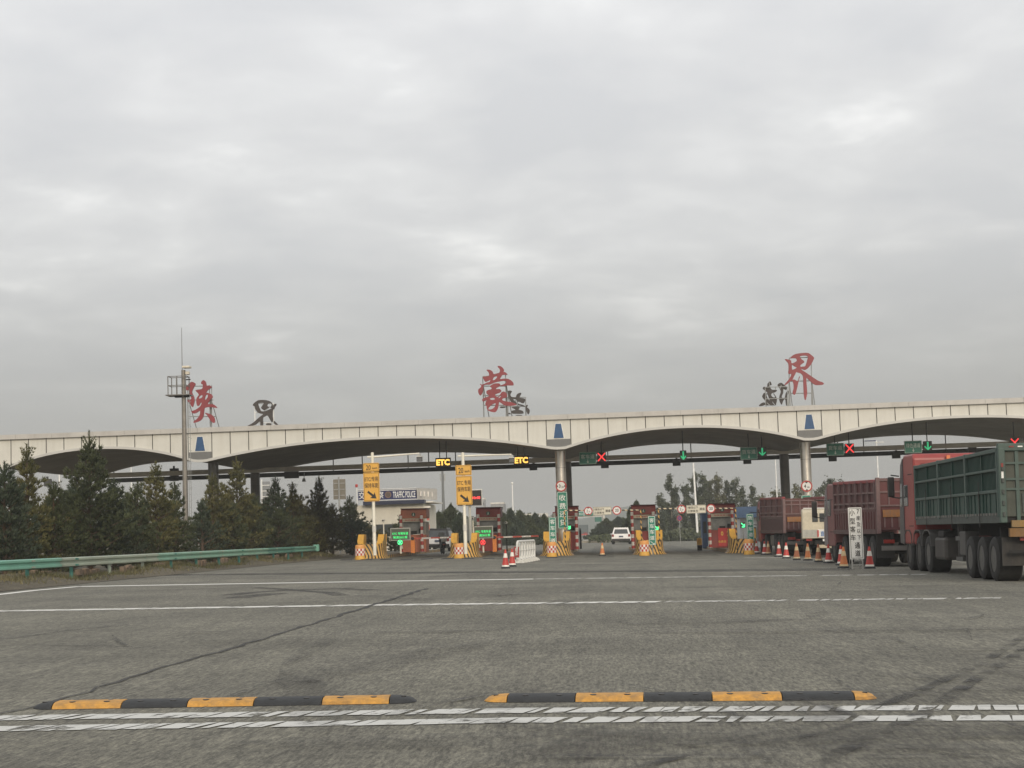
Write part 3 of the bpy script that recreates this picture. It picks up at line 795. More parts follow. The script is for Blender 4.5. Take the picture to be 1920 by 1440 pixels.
# columns, front and rear
def column(x, Y, r, m, name):
    g = gz(x)
    o = MB().lathe([(r, g - .1), (r, g + .2), (r, 2.9), (r, ZC + .35)], 32).build(name, m, t, smooth=True, loc=(x, Y, 0))
    MB().lathe([(r + .006, 3.35), (r + .006, 3.37)], 32).build('weld_joint', SEAM, o, smooth=True)
    MB().lathe([(r + .006, 5.05), (r + .006, 5.065)], 32).build('weld_joint', SEAM, o, smooth=True)
    MB().lathe([(r + .05, g), (r + .05, g + .3)], 32).build('column_base', CONC, o, smooth=True)
fcx = [at(400, 880, 97.5).x, at(1053, 930, 97.5).x, at(1510, 850, 97.5).x, colx[-1] + .2]
rcx = [at(478, 880, 109.5).x, at(1064.5, 930, 109.5).x, at(1470.6, 870, 109.5).x, colx[-1] + .2]
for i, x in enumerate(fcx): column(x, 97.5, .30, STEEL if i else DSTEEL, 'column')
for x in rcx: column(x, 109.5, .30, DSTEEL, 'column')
# hanging beams and rods
zg = at(760, 871.5, 108).z; zd = at(760, 883, 111).z
MB().box(((x0 + x1) / 2, 108.3, zg), (x1 - x0 - 2, .25, .30)).build('hanging_beam', BEAMG, t)
zd = at(700, 884, 112.4).z
MB().box(((x0 + x1) / 2, 112.4, zd), (x1 - x0 - 2, .22, .28)).build('hanging_beam', BEAMD, t)
for px in (203, 383, 619, 674, 761, 800, 851, 1000, 1140, 1298, 1400, 1577, 1626, 1782):
    x = at(px, 860, 111).x; yy = random.choice((111.2, 112.2))
    o = MB().tube((x, 112.25, zd), (x, 112.25, zb(x) + .8 if False else zb(x) + .3), .035, .035, 8)
    o.build('hanger_rod', BEAMD, t)
MB().box(((x0 + x1) / 2, 112.0, ZP + .45), (x1 - x0 - 2, 1.4, .12)).build('rear_ledge', SOFFIT, t)

# signal boxes seen from behind on the dark beam
for i, (px, py, w, h) in enumerate(((19, 915, 1.0, .75), (90, 905, .5, .5), (327, 890, .6, .85), (547, 890.5, .98, .46), (1000, 875.5, .52, .45), (1134, 872, .52, .42), (1268.5, 867, .52, .46), (1401, 864, .52, .42), (1561, 858, .52, .5), (1680, 852.5, .54, .5), (1823, 844, .54, .4))):
    p = at(px, py, 112.15)
    b = thing('signal_box', ['wide dark signal box leftmost under the canopy', 'small dark signal box behind the leftmost pine', 'tall dark signal box left of the steel mast', 'broad dark signal box on the beam right of the rear left column',
               'small dark signal box just right of the second ETC display', 'dark signal box on the beam below the left red cross', 'dark signal box below the small green arrow mid span',
               'dark signal box below the left truck lane sign', 'dark signal box on the beam left of the right red cross sign', 'dark signal box on the beam right of the red cross', 'dark signal box above the green trailer'][i], 'signal box', p, group='signal boxes on the canopy beam')
    MB().box((0, -.02, 0), (w, .2, h)).build('housing', BEAMD, b, bevel=.02)
    MB().box((0, -.10, h / 2 + .06), (.12, .08, .2)).build('bracket', BEAMD, b)

# ------------------------------------------------------------ roof characters
def polys(name, zm, rings, Y, th, m, parent):
    """zm = (x0, y0, scale) of the tracing; rings in tracing units; even-odd filled, real thickness"""
    cu = bpy.data.curves.new('c', 'CURVE'); cu.dimensions = '2D'; cu.fill_mode = 'BOTH'; cu.extrude = th / 2
    pts3 = []
    for rg in rings:
        # Catmull-Rom smoothing
        q = []
        n = len(rg)
        for i in range(n):
            p0, p1, p2, p3 = [Vector(rg[(i + k) % n]) for k in (-1, 0, 1, 2)]
            for tt in (0, .33, .66):
                q.append(0.5 * ((2 * p1) + (p2 - p0) * tt + (2 * p0 - 5 * p1 + 4 * p2 - p3) * tt ** 2 + (3 * p1 - p0 - 3 * p2 + p3) * tt ** 3))
        sp = cu.splines.new('POLY'); sp.points.add(len(q) - 1); sp.use_cyclic_u = True
        for i, k in enumerate(q):
            w = at(zm[0] + k[0] / zm[2], zm[1] + k[1] / zm[2], Y)
            sp.points[i].co = (w.x, w.z, 0, 1)
    me = curve_mesh(cu)
    for v in me.vertices: v.co = (v.co.x, Y - v.co.z, v.co.y)
    bm = bmesh.new(); bm.from_mesh(me); bmesh.ops.recalc_face_normals(bm, faces=bm.faces); bm.to_mesh(me); bm.free()
    me.materials.clear(); me.materials.append(m); me.name = name
    o = bpy.data.objects.new(name, me); col.objects.link(o); o.parent = parent
    return o
YC = 96.0
ROOF = TOPZ - .04
def frame(parent, Y, bars, m=GALV, r=.028):
    mb = MB()
    for a, b in bars:
        p = at(a[0], a[1], Y); q = at(b[0], b[1], Y)
        if a[1] > 9000: pass
        mb.tube(p, q, r, r, 6)
    return mb.build('support_frame', m, parent)
def legs(parent, Y, pxs, ytop, back, m=GALV, r=.03):
    for px in pxs:
        p = at(px, ytop, Y); MB().tube((p.x, p.y, ROOF), p, r, r, 6).build('support_leg', m, parent)
        if back: MB().tube((p.x + .25, p.y + back, ROOF), p, r * .8, r * .8, 6).build('support_brace', m, parent)
c = thing('rooftop_character', 'red rooftop character 陕 beside the steel mast, leftmost of the three', 'character sign', (0, 0, 0), group='large red characters on the canopy roof')
polys('red_letter', (330, 700, 14.4), [
 [(262,380),(330,305),(400,240),(450,232),(510,262),(528,300),(480,390),(440,480),(445,545),(480,610),(500,690),(500,770),(470,880),(445,912),(410,870),(375,800),(325,768),(305,745),(315,708),(370,712),(418,690),(405,640),(378,560),(360,490),(345,462),(290,460),(262,440)],
 [(690,230),(740,185),(790,210),(815,260),(832,330),(900,328),(950,350),(965,375),(930,410),(870,450),(830,500),(810,530),(850,525),(900,540),(960,570),(990,620),(985,660),(940,700),(900,750),(862,828),(930,828),(1000,835),(1060,870),(1110,915),(1095,935),(960,915),(860,915),(780,935),(765,990),(755,1080),(735,1180),(700,1240),(640,1290),(560,1320),(490,1335),(475,1320),(490,1290),(560,1240),(620,1170),(650,1100),(658,1040),(655,1005),(600,1040),(540,1075),(470,1085),(430,1060),(418,1025),(440,1015),(520,990),(600,940),(660,890),(690,830),(692,790),(665,800),(640,850),(605,882),(575,870),(555,790),(555,700),(580,640),(620,580),(580,520),(530,465),(600,440),(680,430),(720,400),(728,310),(705,298),(683,275)],
 [(622,680),(625,640),(660,605),(700,590),(718,600),(715,640),(690,665),(650,680)],
 [(785,712),(790,640),(815,590),(845,572),(865,590),(862,640),(830,690),(800,720)],
 [(785,1070),(860,1080),(950,1110),(1020,1170),(1050,1240),(1055,1310),(1035,1335),(1000,1335),(950,1290),(900,1220),(850,1140)]], YC, .12, REDSIGN, c)
frame(c, YC + .16, [((352, 724), (392, 724)), ((352, 781), (404, 781)), ((352, 750), (400, 750)), ((352, 722), (352, 800)), ((393, 722), (394, 800)), ((397, 722), (397, 800))])
legs(c, YC + .16, (352, 395), 745, 1.2, DSTEEL)
c = thing('rooftop_character', 'red rooftop character 蒙 over the middle of the canopy', 'character sign', (0, 0, 0), group='large red characters on the canopy roof')
polys('red_letter', (890, 680, 13.09), [
 [(560,95),(600,82),(650,95),(700,140),(722,185),(710,220),(760,240),(805,285),(795,300),(690,300),(655,340),(625,400),(700,395),(800,395),(880,425),(940,480),(955,520),(950,555),(900,562),(800,560),(680,580),(635,562),(700,535),(765,500),(770,460),(690,450),(600,465),(520,480),(440,510),(370,540),(290,540),(225,555),(215,600),(210,680),(180,760),(155,800),(125,800),(95,750),(85,690),(100,650),(155,600),(160,560),(135,540),(145,520),(180,540),(240,520),(300,490),(360,475),(385,440),(370,430),(320,455),(265,470),(235,440),(200,350),(250,345),(340,330),(355,300),(340,240),(295,190),(310,172),(380,180),(440,220),(470,280),(540,265),(600,250),(622,200),(605,150)],
 [(445,420),(470,360),(510,340),(555,345),(520,400),(470,430)],
 [(375,580),(420,545),(480,515),(560,508),(610,515),(635,550),(600,590),(540,620),(520,650),(580,648),(630,655),(655,690),(640,720),(600,745),(540,765),(500,790),(530,830),(575,840),(620,790),(660,730),(710,710),(760,730),(795,780),(790,840),(740,870),(690,880),(680,920),(760,950),(900,970),(980,1000),(1030,1030),(980,1050),(840,1060),(740,1050),(660,1000),(600,970),(590,1030),(575,1110),(540,1180),(500,1215),(430,1210),(340,1180),(300,1130),(290,1060),(265,1040),(270,980),(300,930),(270,930),(215,955),(185,930),(195,890),(250,860),(320,840),(360,810),(310,780),(290,750),(290,700),(340,670),(400,655),(420,625),(390,600)],
 [(380,880),(430,865),(485,875),(485,905),(430,915),(390,905)],
 [(335,1140),(370,1080),(430,1030),(490,1000),(515,1000),(505,1060),(470,1110),(410,1145)],
 [(580,870),(620,820),(665,795),(650,825),(600,870)]], YC, .12, REDSIGN, c)
frame(c, YC + .16, [((905, 706), (948, 702)), ((905, 724), (950, 724)), ((905, 742), (951, 742)), ((907, 760), (955, 760)), ((905, 706), (907, 784)), ((948, 702), (949, 784))])
legs(c, YC + .16, (905.5, 949), 720, 1.2, DSTEEL)
c = thing('rooftop_character', 'red rooftop character 界 on the canopy, rightmost of the three', 'character sign', (0, 0, 0), group='large red characters on the canopy roof')
polys('red_letter', (1465, 655, 13.09), [
 [(215,215),(270,155),(360,115),(480,95),(640,88),(720,130),(800,205),(790,250),(745,345),(690,420),(640,475),(575,508),(520,490),(490,480),(500,505),(600,570),(700,640),(820,720),(920,780),(1000,805),(1042,840),(1010,870),(900,880),(820,870),(760,830),(690,770),(620,705),(612,740),(618,850),(630,1000),(630,1100),(605,1220),(590,1245),(570,1220),(550,1100),(540,900),(535,720),(520,640),(470,590),(400,570),(370,560),(340,610),(300,690),(260,770),(200,800),(150,850),(90,880),(75,865),(130,800),(180,740),(220,680),(245,610),(200,605),(170,590),(175,500),(175,380),(150,320),(95,262),(100,240),(210,262),(240,290),(258,345),(360,300),(378,265),(355,225),(290,220),(240,222)],
 [(258,385),(290,400),(350,435),(375,450),(350,470),(280,500),(260,480)],
 [(455,175),(540,155),(620,160),(650,190),(635,260),(610,350),(580,415),(520,425),(475,430),(465,400),(500,365),(560,320),(545,280),(500,250),(470,210)],
 [(265,765),(310,740),(400,780),(430,690),(445,660),(452,680),(430,760),(405,870),(380,980),(345,1090),(320,1118),(295,1100),(275,1060),(300,960),(300,870),(285,810)]], YC, .12, REDSIGN, c)
frame(c, YC + .16, [((1480, 671), (1520, 670)), ((1480, 715), (1521, 714)), ((1480, 738), (1522, 737)), ((1480, 671), (1479, 762)), ((1521, 670), (1522, 762))])
legs(c, YC + .16, (1479.5, 1522), 715, 1.0)
# characters of the far side, seen from behind
YB = 110.0
GRP = 'characters of the far roof edge seen from behind'
c = thing('rooftop_character', 'dark back of a rooftop character right of the red 陕', 'character sign', (0, 0, 0), group=GRP)
polys('letter_back', (460, 740, 24), [
 [(340,470),(400,380),(520,290),(620,245),(850,240),(1050,275),(1170,340),(1230,450),(1250,640),(1230,760),(1230,1000),(1250,1100),(1220,1240),(1160,1200),(1100,1100),(1000,940),(880,985),(800,1050),(800,1380),(680,1380),(680,1230),(600,1230),(480,1340),(300,1400),(100,1410),(300,1300),(440,1190),(640,1010),(800,880),(660,850),(560,800),(460,660),(430,540),(380,510)],
 [(590,380),(800,370),(830,400),(720,570),(760,650),(860,690),(1080,560),(1150,600),(1180,620),(900,740),(720,740),(660,650),(600,500)],
 [(990,470),(1040,390),(1150,390),(1190,450),(1150,545),(1080,545),(1010,530)],
 [(1270,460),(1390,410),(1390,480),(1330,560),(1300,650),(1270,640)],
 [(960,1290),(1150,1290),(1150,1380),(960,1380)], [(1300,1180),(1480,1360),(1380,1360),(1290,1280)]], YB, .12, BACKSIGN, c)
frame(c, YB + .16, [((477.5, 756), (513, 757)), ((477.5, 774), (512, 773)), ((477.5, 793), (512, 793)), ((477.5, 756), (478, 800)), ((512.5, 755), (513, 800)), ((481, 770), (486, 767)), ((495, 770), (505, 764)), ((487, 792), (493, 788))], LETW)
legs(c, YB + .16, (477.7, 512.6), 760, 0, LETW)
c = thing('rooftop_character', 'dark back of a rooftop character partly behind the red 蒙', 'character sign', (0, 0, 0), group=GRP)
polys('letter_back', (890, 680, 13.09), [
 [(815,700),(880,685),(915,710),(880,770),(900,835),(980,850),(1010,850),(1030,790),(1080,750),(1140,740),(1140,770),(1110,830),(1110,860),(1240,890),(1215,980),(1170,995),(1090,960),(1060,970),(1080,1010),(1160,1030),(1230,1060),(1225,1085),(1100,1050),(1060,1040),(1045,960),(1000,900),(950,900),(1000,960),(1030,1020),(960,1000),(880,950),(850,880),(820,860),(820,780)],
 [(620,1080),(745,1080),(745,1105),(640,1115)],
 [(900,1095),(1050,1085),(1110,1100),(1080,1150),(1180,1185),(1190,1250),(1000,1255),(920,1245),(890,1200),(930,1175),(1000,1160),(980,1140)],
 [(1255,1060),(1305,1035),(1290,1100),(1330,1130),(1355,1190),(1320,1270),(1290,1240),(1260,1160)],
 [(1020,1285),(1160,1285),(1150,1300),(1020,1300)], [(830,1235),(870,1235),(890,1265),(830,1262)]], YB, .12, BACKSIGN, c)
frame(c, YB + .16, [((950, 745), (985.5, 745)), ((940, 762), (985, 762)), ((985.5, 745), (985.5, 780)), ((952, 745), (952, 780)), ((966, 750), (972, 765)), ((986, 769), (992, 774))])
legs(c, YB + .16, (952, 985.5), 750, 0)
c = thing('rooftop_character', 'dark back of a rooftop character left of the red 界', 'character sign', (0, 0, 0), group=GRP)
polys('letter_back', (1420, 710, 26.18), [
 [(600,140),(660,170),(700,310),(620,330),(640,440),(720,540),(940,560),(960,590),(880,670),(740,710),(680,780),(720,880),(840,930),(860,850),(780,740),(820,740),(920,900),(960,1000),(950,1130),(920,1230),(880,1310),(440,1310),(380,1290),(250,1340),(80,1340),(150,1240),(290,1165),(380,1180),(370,1060),(290,970),(240,870),(290,740),(350,700),(400,720),(500,720),(400,590),(290,520),(270,450),(320,400),(470,400),(500,250)],
 [(450,760),(510,790),(560,930),(600,1060),(540,1020),(460,880)], [(740,1090),(800,1200),(870,1260),(850,1290),(760,1200)],
 [(1000,280),(1100,215),(1200,215),(1290,290),(1430,400),(1440,520),(1380,550),(1280,520),(1270,700),(1200,850),(1210,930),(1340,930),(1380,760),(1440,640),(1530,600),(1530,700),(1470,900),(1470,1290),(1410,1290),(1380,1050),(1340,1000),(1260,1110),(1210,1260),(1160,1250),(1080,1050),(1090,850),(1150,620),(1060,430),(1000,350)]], YB, .12, BACKSIGN, c)
frame(c, YB - .12, [((1434.5, 726), (1476, 725)), ((1435, 748), (1476, 746.5)), ((1434.5, 726), (1436, 762)), ((1476, 725), (1476.5, 762)), ((1442, 716), (1443, 726)), ((1465, 722), (1462, 729)), ((1438, 755), (1443, 760)), ((1454, 725), (1454, 731))], GALV)
legs(c, YB + .16, (1435, 1476), 730, 0, GALV)

# ============================================================ LANE SIGNS UNDER THE CANOPY
YS = 98.2
def cxw(px0, py0, px1, py1, Y):
    a = at(px0, py0, Y); b = at(px1, py1, Y)
    return Vector(((a.x + b.x) / 2, Y, (a.z + b.z) / 2)), abs(b.x - a.x), abs(a.z - b.z)
def hang(t, c, dz, xo=0):
    x = c.x + xo
    MB().tube((xo, .05, dz), (xo, .05, zb(x) + .2 - c.z), .03, .03, 6).build('hanger_rod', BEAMD, t)
for px, py, lab in ((831, 867, 'amber ETC display left under the canopy'), (977.5, 863, 'amber ETC display nearest the centre column')):
    c, w, h = cxw(px - 14.5, py - 8, px + 14.5, py + 8, YS)
    t = thing('etc_display', lab, 'led display', c, group='amber ETC displays')
    MB().box((0, 0, 0), (w, .18, h)).build('housing', LEDP, t, bevel=.015)
    txt('ETC', (0, -.10, 0), (w * .88, h * .68), LEDY, t, bold=.05)
    hang(t, c, h / 2, -.2); hang(t, c, h / 2, .2)
def lane_sign(px, py, w_, h_, s, lab, Y=YS):
    c, w, h = cxw(px - w_ / 2, py - h_ / 2, px + w_ / 2, py + h_ / 2, Y)
    t = thing('lane_sign', lab, 'lane sign', c, group='green lane signs under the canopy')
    plate(w, h, .06, .04, (0, 0, 0)).build('sign_panel', GRND, t)
    mb = MB(); b = .02
    for q in ((0, h / 2 - b), (0, -h / 2 + b)): mb.box((q[0], -.034, q[1]), (w - .05, .006, .018))
    for q in (-1, 1): mb.box((q * (w / 2 - b), -.034, 0), (.018, .006, h - .06))
    mb.build('sign_border', LETD, t)
    txt(s, (0, -.034, h * .12), (w * .8, h * .36), LETD, t, bold=.02)
    MB().add([(-.02, -.036, -h * .12), (.02, -.036, -h * .12), (.02, -.036, -h * .28), (.07, -.036, -h * .28), (0, -.036, -h * .42), (-.07, -.036, -h * .28), (-.02, -.036, -h * .28)], [tuple(range(7))]).build('arrow', LETD, t, fix=False)
    hang(t, c, h / 2, 0)
lane_sign(1102, 859, 33, 22, '客车道', 'green passenger car lane sign left of the first red cross')
lane_sign(1404, 850, 33, 22, '货车道', 'green truck lane sign beside a green arrow, left of the right columns')
lane_sign(1566, 842.5, 34, 22, '货车道', 'green truck lane sign beside the middle red cross')
lane_sign(1712, 838, 34, 22, '绿色通道', 'green lane sign with four characters above the red cab')
def cross(t, w, h, m):
    k = .42
    mb = MB()
    for sg in (1, -1):
        mb.tube((-w * k, -.11, -sg * h * k), (w * k, -.112 - .003 * sg, sg * h * k), .035, .035, 6)
    mb.build('lit_cross', m, t)
def arrowd(t, w, h, m):
    mb = MB().tube((0, -.11, h * .42), (0, -.11, -h * .4), .05, .05, 6)
    for sg in (1, -1): mb.tube((0, -.113, -h * .42), (sg * w * .38, -.113, -h * .05), .035, .035, 6)
    mb.build('lit_arrow', m, t)
def lane_signal(px, py, w_, h_, kind, lab, Y=YS):
    c, w, h = cxw(px - w_ / 2, py - h_ / 2, px + w_ / 2, py + h_ / 2, Y)
    t = thing('lane_signal', lab, 'lane signal', c, group='lane signals under the canopy')
    MB().box((0, 0, 0), (w, .2, h)).build('housing', LEDP, t, bevel=.015)
    (cross if kind == 'x' else arrowd)(t, w, h, LEDR if kind == 'x' else LEDD)
    hang(t, c, h / 2, 0)
lane_signal(1128, 857, 17, 17, 'x', 'lit red cross signal leftmost beside the passenger lane sign')
lane_signal(1281, 854, 13, 18, 'a', 'small lit green arrow signal alone in the middle arch')
lane_signal(1429, 847, 17, 16, 'a', 'lit green down arrow signal beside the left truck lane sign')
lane_signal(1592.5, 841, 18, 18, 'x', 'lit red cross signal between the two right green lane signs')
lane_signal(1739, 836, 17, 17, 'a', 'lit green down arrow signal above the red cab')
lane_signal(1902, 830, 18, 17, 'x', 'lit red cross signal above the green trailer at far right')

# ============================================================ TOLL ISLANDS
STR = mat_stripe('yellow_black_chevrons', (0.045, 0.035, 0.025), (0.74, 0.44, 0.12), (1, 0, 0), 0.21, 0.42, uv=True)
def bullnose(parent, W=.74, L=1.95, cs=0.0):
    nu, nv = 90, 10
    pl = []
    arc = 1.25; tot = (L - .85) + arc
    for i in range(nu + 1):
        s = -tot + 2 * tot * i / nu; a = abs(s); sg = 1 if s >= 0 else -1
        if a < arc:
            th = a / arc * PI / 2; x = W * math.sin(th); y = .85 * (1 - math.cos(th)); n = Vector((math.sin(th) * 1.0, -math.cos(th), 0))
        else:
            x = W; y = .85 + (a - arc); n = Vector((1, 0, 0))
        H = .80 + .56 * max(0, min(1, ((a - .75) / .85))) ** 1.5
        pl.append((Vector((sg * x, y, 0)), Vector((sg * n.x, n.y, 0)), H, s))
    vs = []; uv = []
    for p, n, H, s in pl:
        for j in range(nv + 1):
            v = j / nv; z = H * v
            fl = .19 * math.exp(-z / .10) + .05 * (1 - v)
            q = p + n * fl; vs.append((q.x, q.y, z))
            a = abs(s - cs); uv.append((a - .30 + 1.0 * (z - .4) * math.exp(-(a / .9) ** 2) * .75 + (.10 * math.exp(-z / .12)), v))
    fs = [(i * (nv + 1) + j, (i + 1) * (nv + 1) + j, (i + 1) * (nv + 1) + j + 1, i * (nv + 1) + j + 1) for i in range(nu) for j in range(nv)]
    me = bpy.data.meshes.new('striped_face'); me.from_pydata(vs, [], fs); me.materials.append(STR)
    ul = me.uv_layers.new(name='UVMap')
    for lp in me.loops: ul.data[lp.index].uv = uv[lp.vertex_index]
    me.polygons.foreach_set('use_smooth', [True] * len(me.polygons))
    o = bpy.data.objects.new('striped_face', me); col.objects.link(o); o.parent = parent
    mb = MB(); vs = []; T = .34
    for p, n, H, s in pl:
        q = p - n * T; o2 = p + n * .0
        vs += [(o2.x, o2.y, H), (q.x, q.y, H), (q.x, q.y, 0.1)]
    fs = []
    for i in range(nu): fs += [(3 * i, 3 * i + 1, 3 * i + 4, 3 * i + 3), (3 * i + 1, 3 * i + 2, 3 * i + 5, 3 * i + 4)]
    k = len(vs)
    for i in (0, nu):
        p, n, H, s = pl[i]; q = p + n * .03; r = p - n * T
        b = len(vs); vs += [(q.x, q.y, 0), (r.x, r.y, 0), (r.x, r.y, H), (q.x, q.y, H)]; fs.append((b, b + 1, b + 2, b + 3))
    mb.add(vs, fs); mb.build('inner_wall', YEL, parent, fix=False)
def barrel(loc, lab):
    t = thing('crash_barrel', lab, 'barrel', loc, R(11), 'checkered crash barrels')
    prof = [(.275, 0), (.285, .03), (.265, .12), (.265, .22), (.27, .225), (.27, .345), (.27, .465), (.27, .585), (.265, .59), (.262, .72), (.245, .78), (.20, .80), (.0, .805)]
    def mi(k, i):
        if k in (4, 5, 6): return 1 + ((k + i // 3) % 2)
        return 0
    MB().lathe(prof[:4] , 48).build('barrel_foot', YEL, t, smooth=True)
    MB().lathe([(.266, .22), (.272, .225), (.272, .345), (.272, .465), (.272, .585), (.266, .59)], 48, mif=lambda k, i: 0 if k in (0, 4) else ((k + i // 3) % 2)).build('checkered_band', [CONEW, REDP], t, smooth=True)
    MB().lathe(prof[8:], 48).build('barrel_top', mat('barrel_orange', (0.72, 0.33, 0.09), .5, dirt=.3), t, smooth=True)
    return t
isl = [(691, 1047.5), (868, 1045), (1043, 1042), (1219, 1039.5), (1396, 1037)]
names = ['leftmost', 'second from the left', 'middle', 'second from the right', 'rightmost']
where = ['carrying the left yellow speed sign pole', 'carrying the right yellow speed sign pole', 'below the centre column', 'right of the open lane with the cone', 'beside the row of traffic cones']
ISL = []
for i, (px, py) in enumerate(isl):
    p = G(px, py); ISL.append(p)
    t = thing('toll_island', 'yellow black striped toll island nose ' + where[i], 'toll island', p, 0, 'toll islands', tilt=True)
    bullnose(t, cs=(-.45, -.2, -.24, -.31, .27)[i])
    MB().box((0, 17.2, .10), (1.44, 32, .20)).build('platform', CONC, t)
    MB().box((-.735, 17.2, .08), (.06, 32, .17)).build('kerb_edge', KERB, t); MB().box((.735, 17.2, .08), (.06, 32, .17)).build('kerb_edge', KERB, t)
for i, (px, py) in enumerate([(675.5, 1049.5), (861, 1046.8), (1035, 1044), (1208.5, 1042), (1405, 1039.8)]):
    barrel(G(px, py), 'checkered barrel at the striped island ' + where[i])

# ------------------------------------------------------------ booths
YBO = 106.0
def booth(px, i, wpx, body, lab, text, extra=None):
    p = gx(px, YBO); p.x = at(px, 985, YBO).x
    t = thing('toll_booth', lab, 'toll booth', p, 0, 'toll booths', tilt=True)
    W = wpx * YBO / F; D = 1.7; b = .2
    MB().box((0, D / 2, b + .55), (W, D, 1.1)).build('lower_body', body, t, bevel=.03)
    mb = MB()
    for x, y in ((-W / 2 + .06, .06), (W / 2 - .06, .06), (-W / 2 + .06, D - .06), (W / 2 - .06, D - .06), (-W / 2 + .06, D / 2), (W / 2 - .06, D / 2)):
        mb.box((x, y, 1.7), (.12, .12, .8))
    mb.build('window_frame', mat('grey_frame', (.30, .28, .25), .5), t)
    MB().box((0, D / 2, 1.72), (W - .10, D - .16, .80)).build('window', GLASSL, t)
    mb = MB().box((0, .03, 1.44), (.36, .05, .20)); mb.box((W * .28, .025, 1.55), (.24, .05, .26)); mb.build('counter_equipment', CHAS, t)
    MB().box((0, -.15, 2.215), (W * .90, .16, .21)).build('name_band', mat('band_cream', (.62, .56, .43), .6, dirt=.3), t)
    txt(text, (0, -.24, 2.215), (W * .66, .09), LETR, t, bold=.03)
    MB().prism([(-.16, 2.32), (D + .1, 2.32), (D + .1, 2.78), (D, 2.90), (.05, 2.92), (-.16, 2.84)], -W / 2 - .04, W / 2 + .04, 'x').build('roof_fascia', body, t, bevel=.05)
    disc(.125, (0, -.185, 2.56), .03).build('emblem', mat('emblem_green', (.02, .085, .05), .5), t)
    MB().add([(-.05, -.205, 2.48), (-.015, -.205, 2.48), (0, -.205, 2.55), (.015, -.205, 2.48), (.05, -.205, 2.48), (.012, -.205, 2.65), (-.012, -.205, 2.65)], [tuple(range(7))]).build('emblem_mark', LETD, t, fix=False)
    MB().box((0, D / 2, 2.93), (W + .12, D + .2, .05)).build('roof_edge', mat('roof_dark_red', (.10, .02, .018), .6), t)
    if extra: extra(t, W)
    return t, p, W
def banner(t, W):
    MB().box((.18 * W, -.06, .86), (W * .72, .03, 1.12)).build('red_banner', mat('banner_red', (.50, .03, .03), .5), t)
    txt('2', (.22 * W, -.08, 1.08), (.16, .32), LEDPY, t, bold=.03)
    txt('0', (-.02 * W, -.08, 1.08), (.15, .26), LEDPY, t, bold=.03)
    txt('收费员', (-.02 * W, -.08, .58), (.5, .15), LEDPY, t, bold=.02)

LEDPY = mat('banner_yellow', (.75, .50, .08), .5)
bo = [booth(775, 0, 46, BOOTHO, 'red toll booth coloured orange for lens glare, leftmost, beside the police building', '陕西高速公路'),
      booth(915, 1, 44, BOOTHR, 'dark red toll booth behind the right green LED board', '陕西高速公路'),
      booth(1062, 2, 41, BOOTHR, 'dark red toll booth behind the centre column and its green signs', '收费'),
      booth(1206, 3, 43, BOOTHR, 'dark red toll booth right of the white car', '陕西高速公路'),
      booth(1353.5, 4, 46, BOOTHR, 'dark red toll booth with a red banner, rightmost', '陕西高速公路', banner)]
bp = [(752, 791), (897, 936), (1040, 1081.5), (1186, 1226), (1331, 1374)]
bl = ['glare-coloured booth leftmost', 'booth behind the right LED board', 'booth at the centre column', 'booth right of the white car', 'booth with the red banner']
for i, (a, b) in enumerate(bp):
    for k, px in enumerate((a, b)):
        Y = YBO - .9; x = at(px, 1000, Y).x; g = gz(x) + .2
        o = thing('striped_bollard', 'red and white post, %s corner of %s' % (('left', 'right')[k], bl[i]), 'bollard', (x, Y, g), 0, 'red and white posts at the booth corners')
        MB().lathe([(.095, 0), (.095, 2.32), (.08, 2.36), (0, 2.37)], 18).build('banded_tube', RWZ, o, smooth=True)
        MB().lathe([(.15, 0), (.15, .03), (.1, .05)], 18).build('foot_flange', GALV, o)

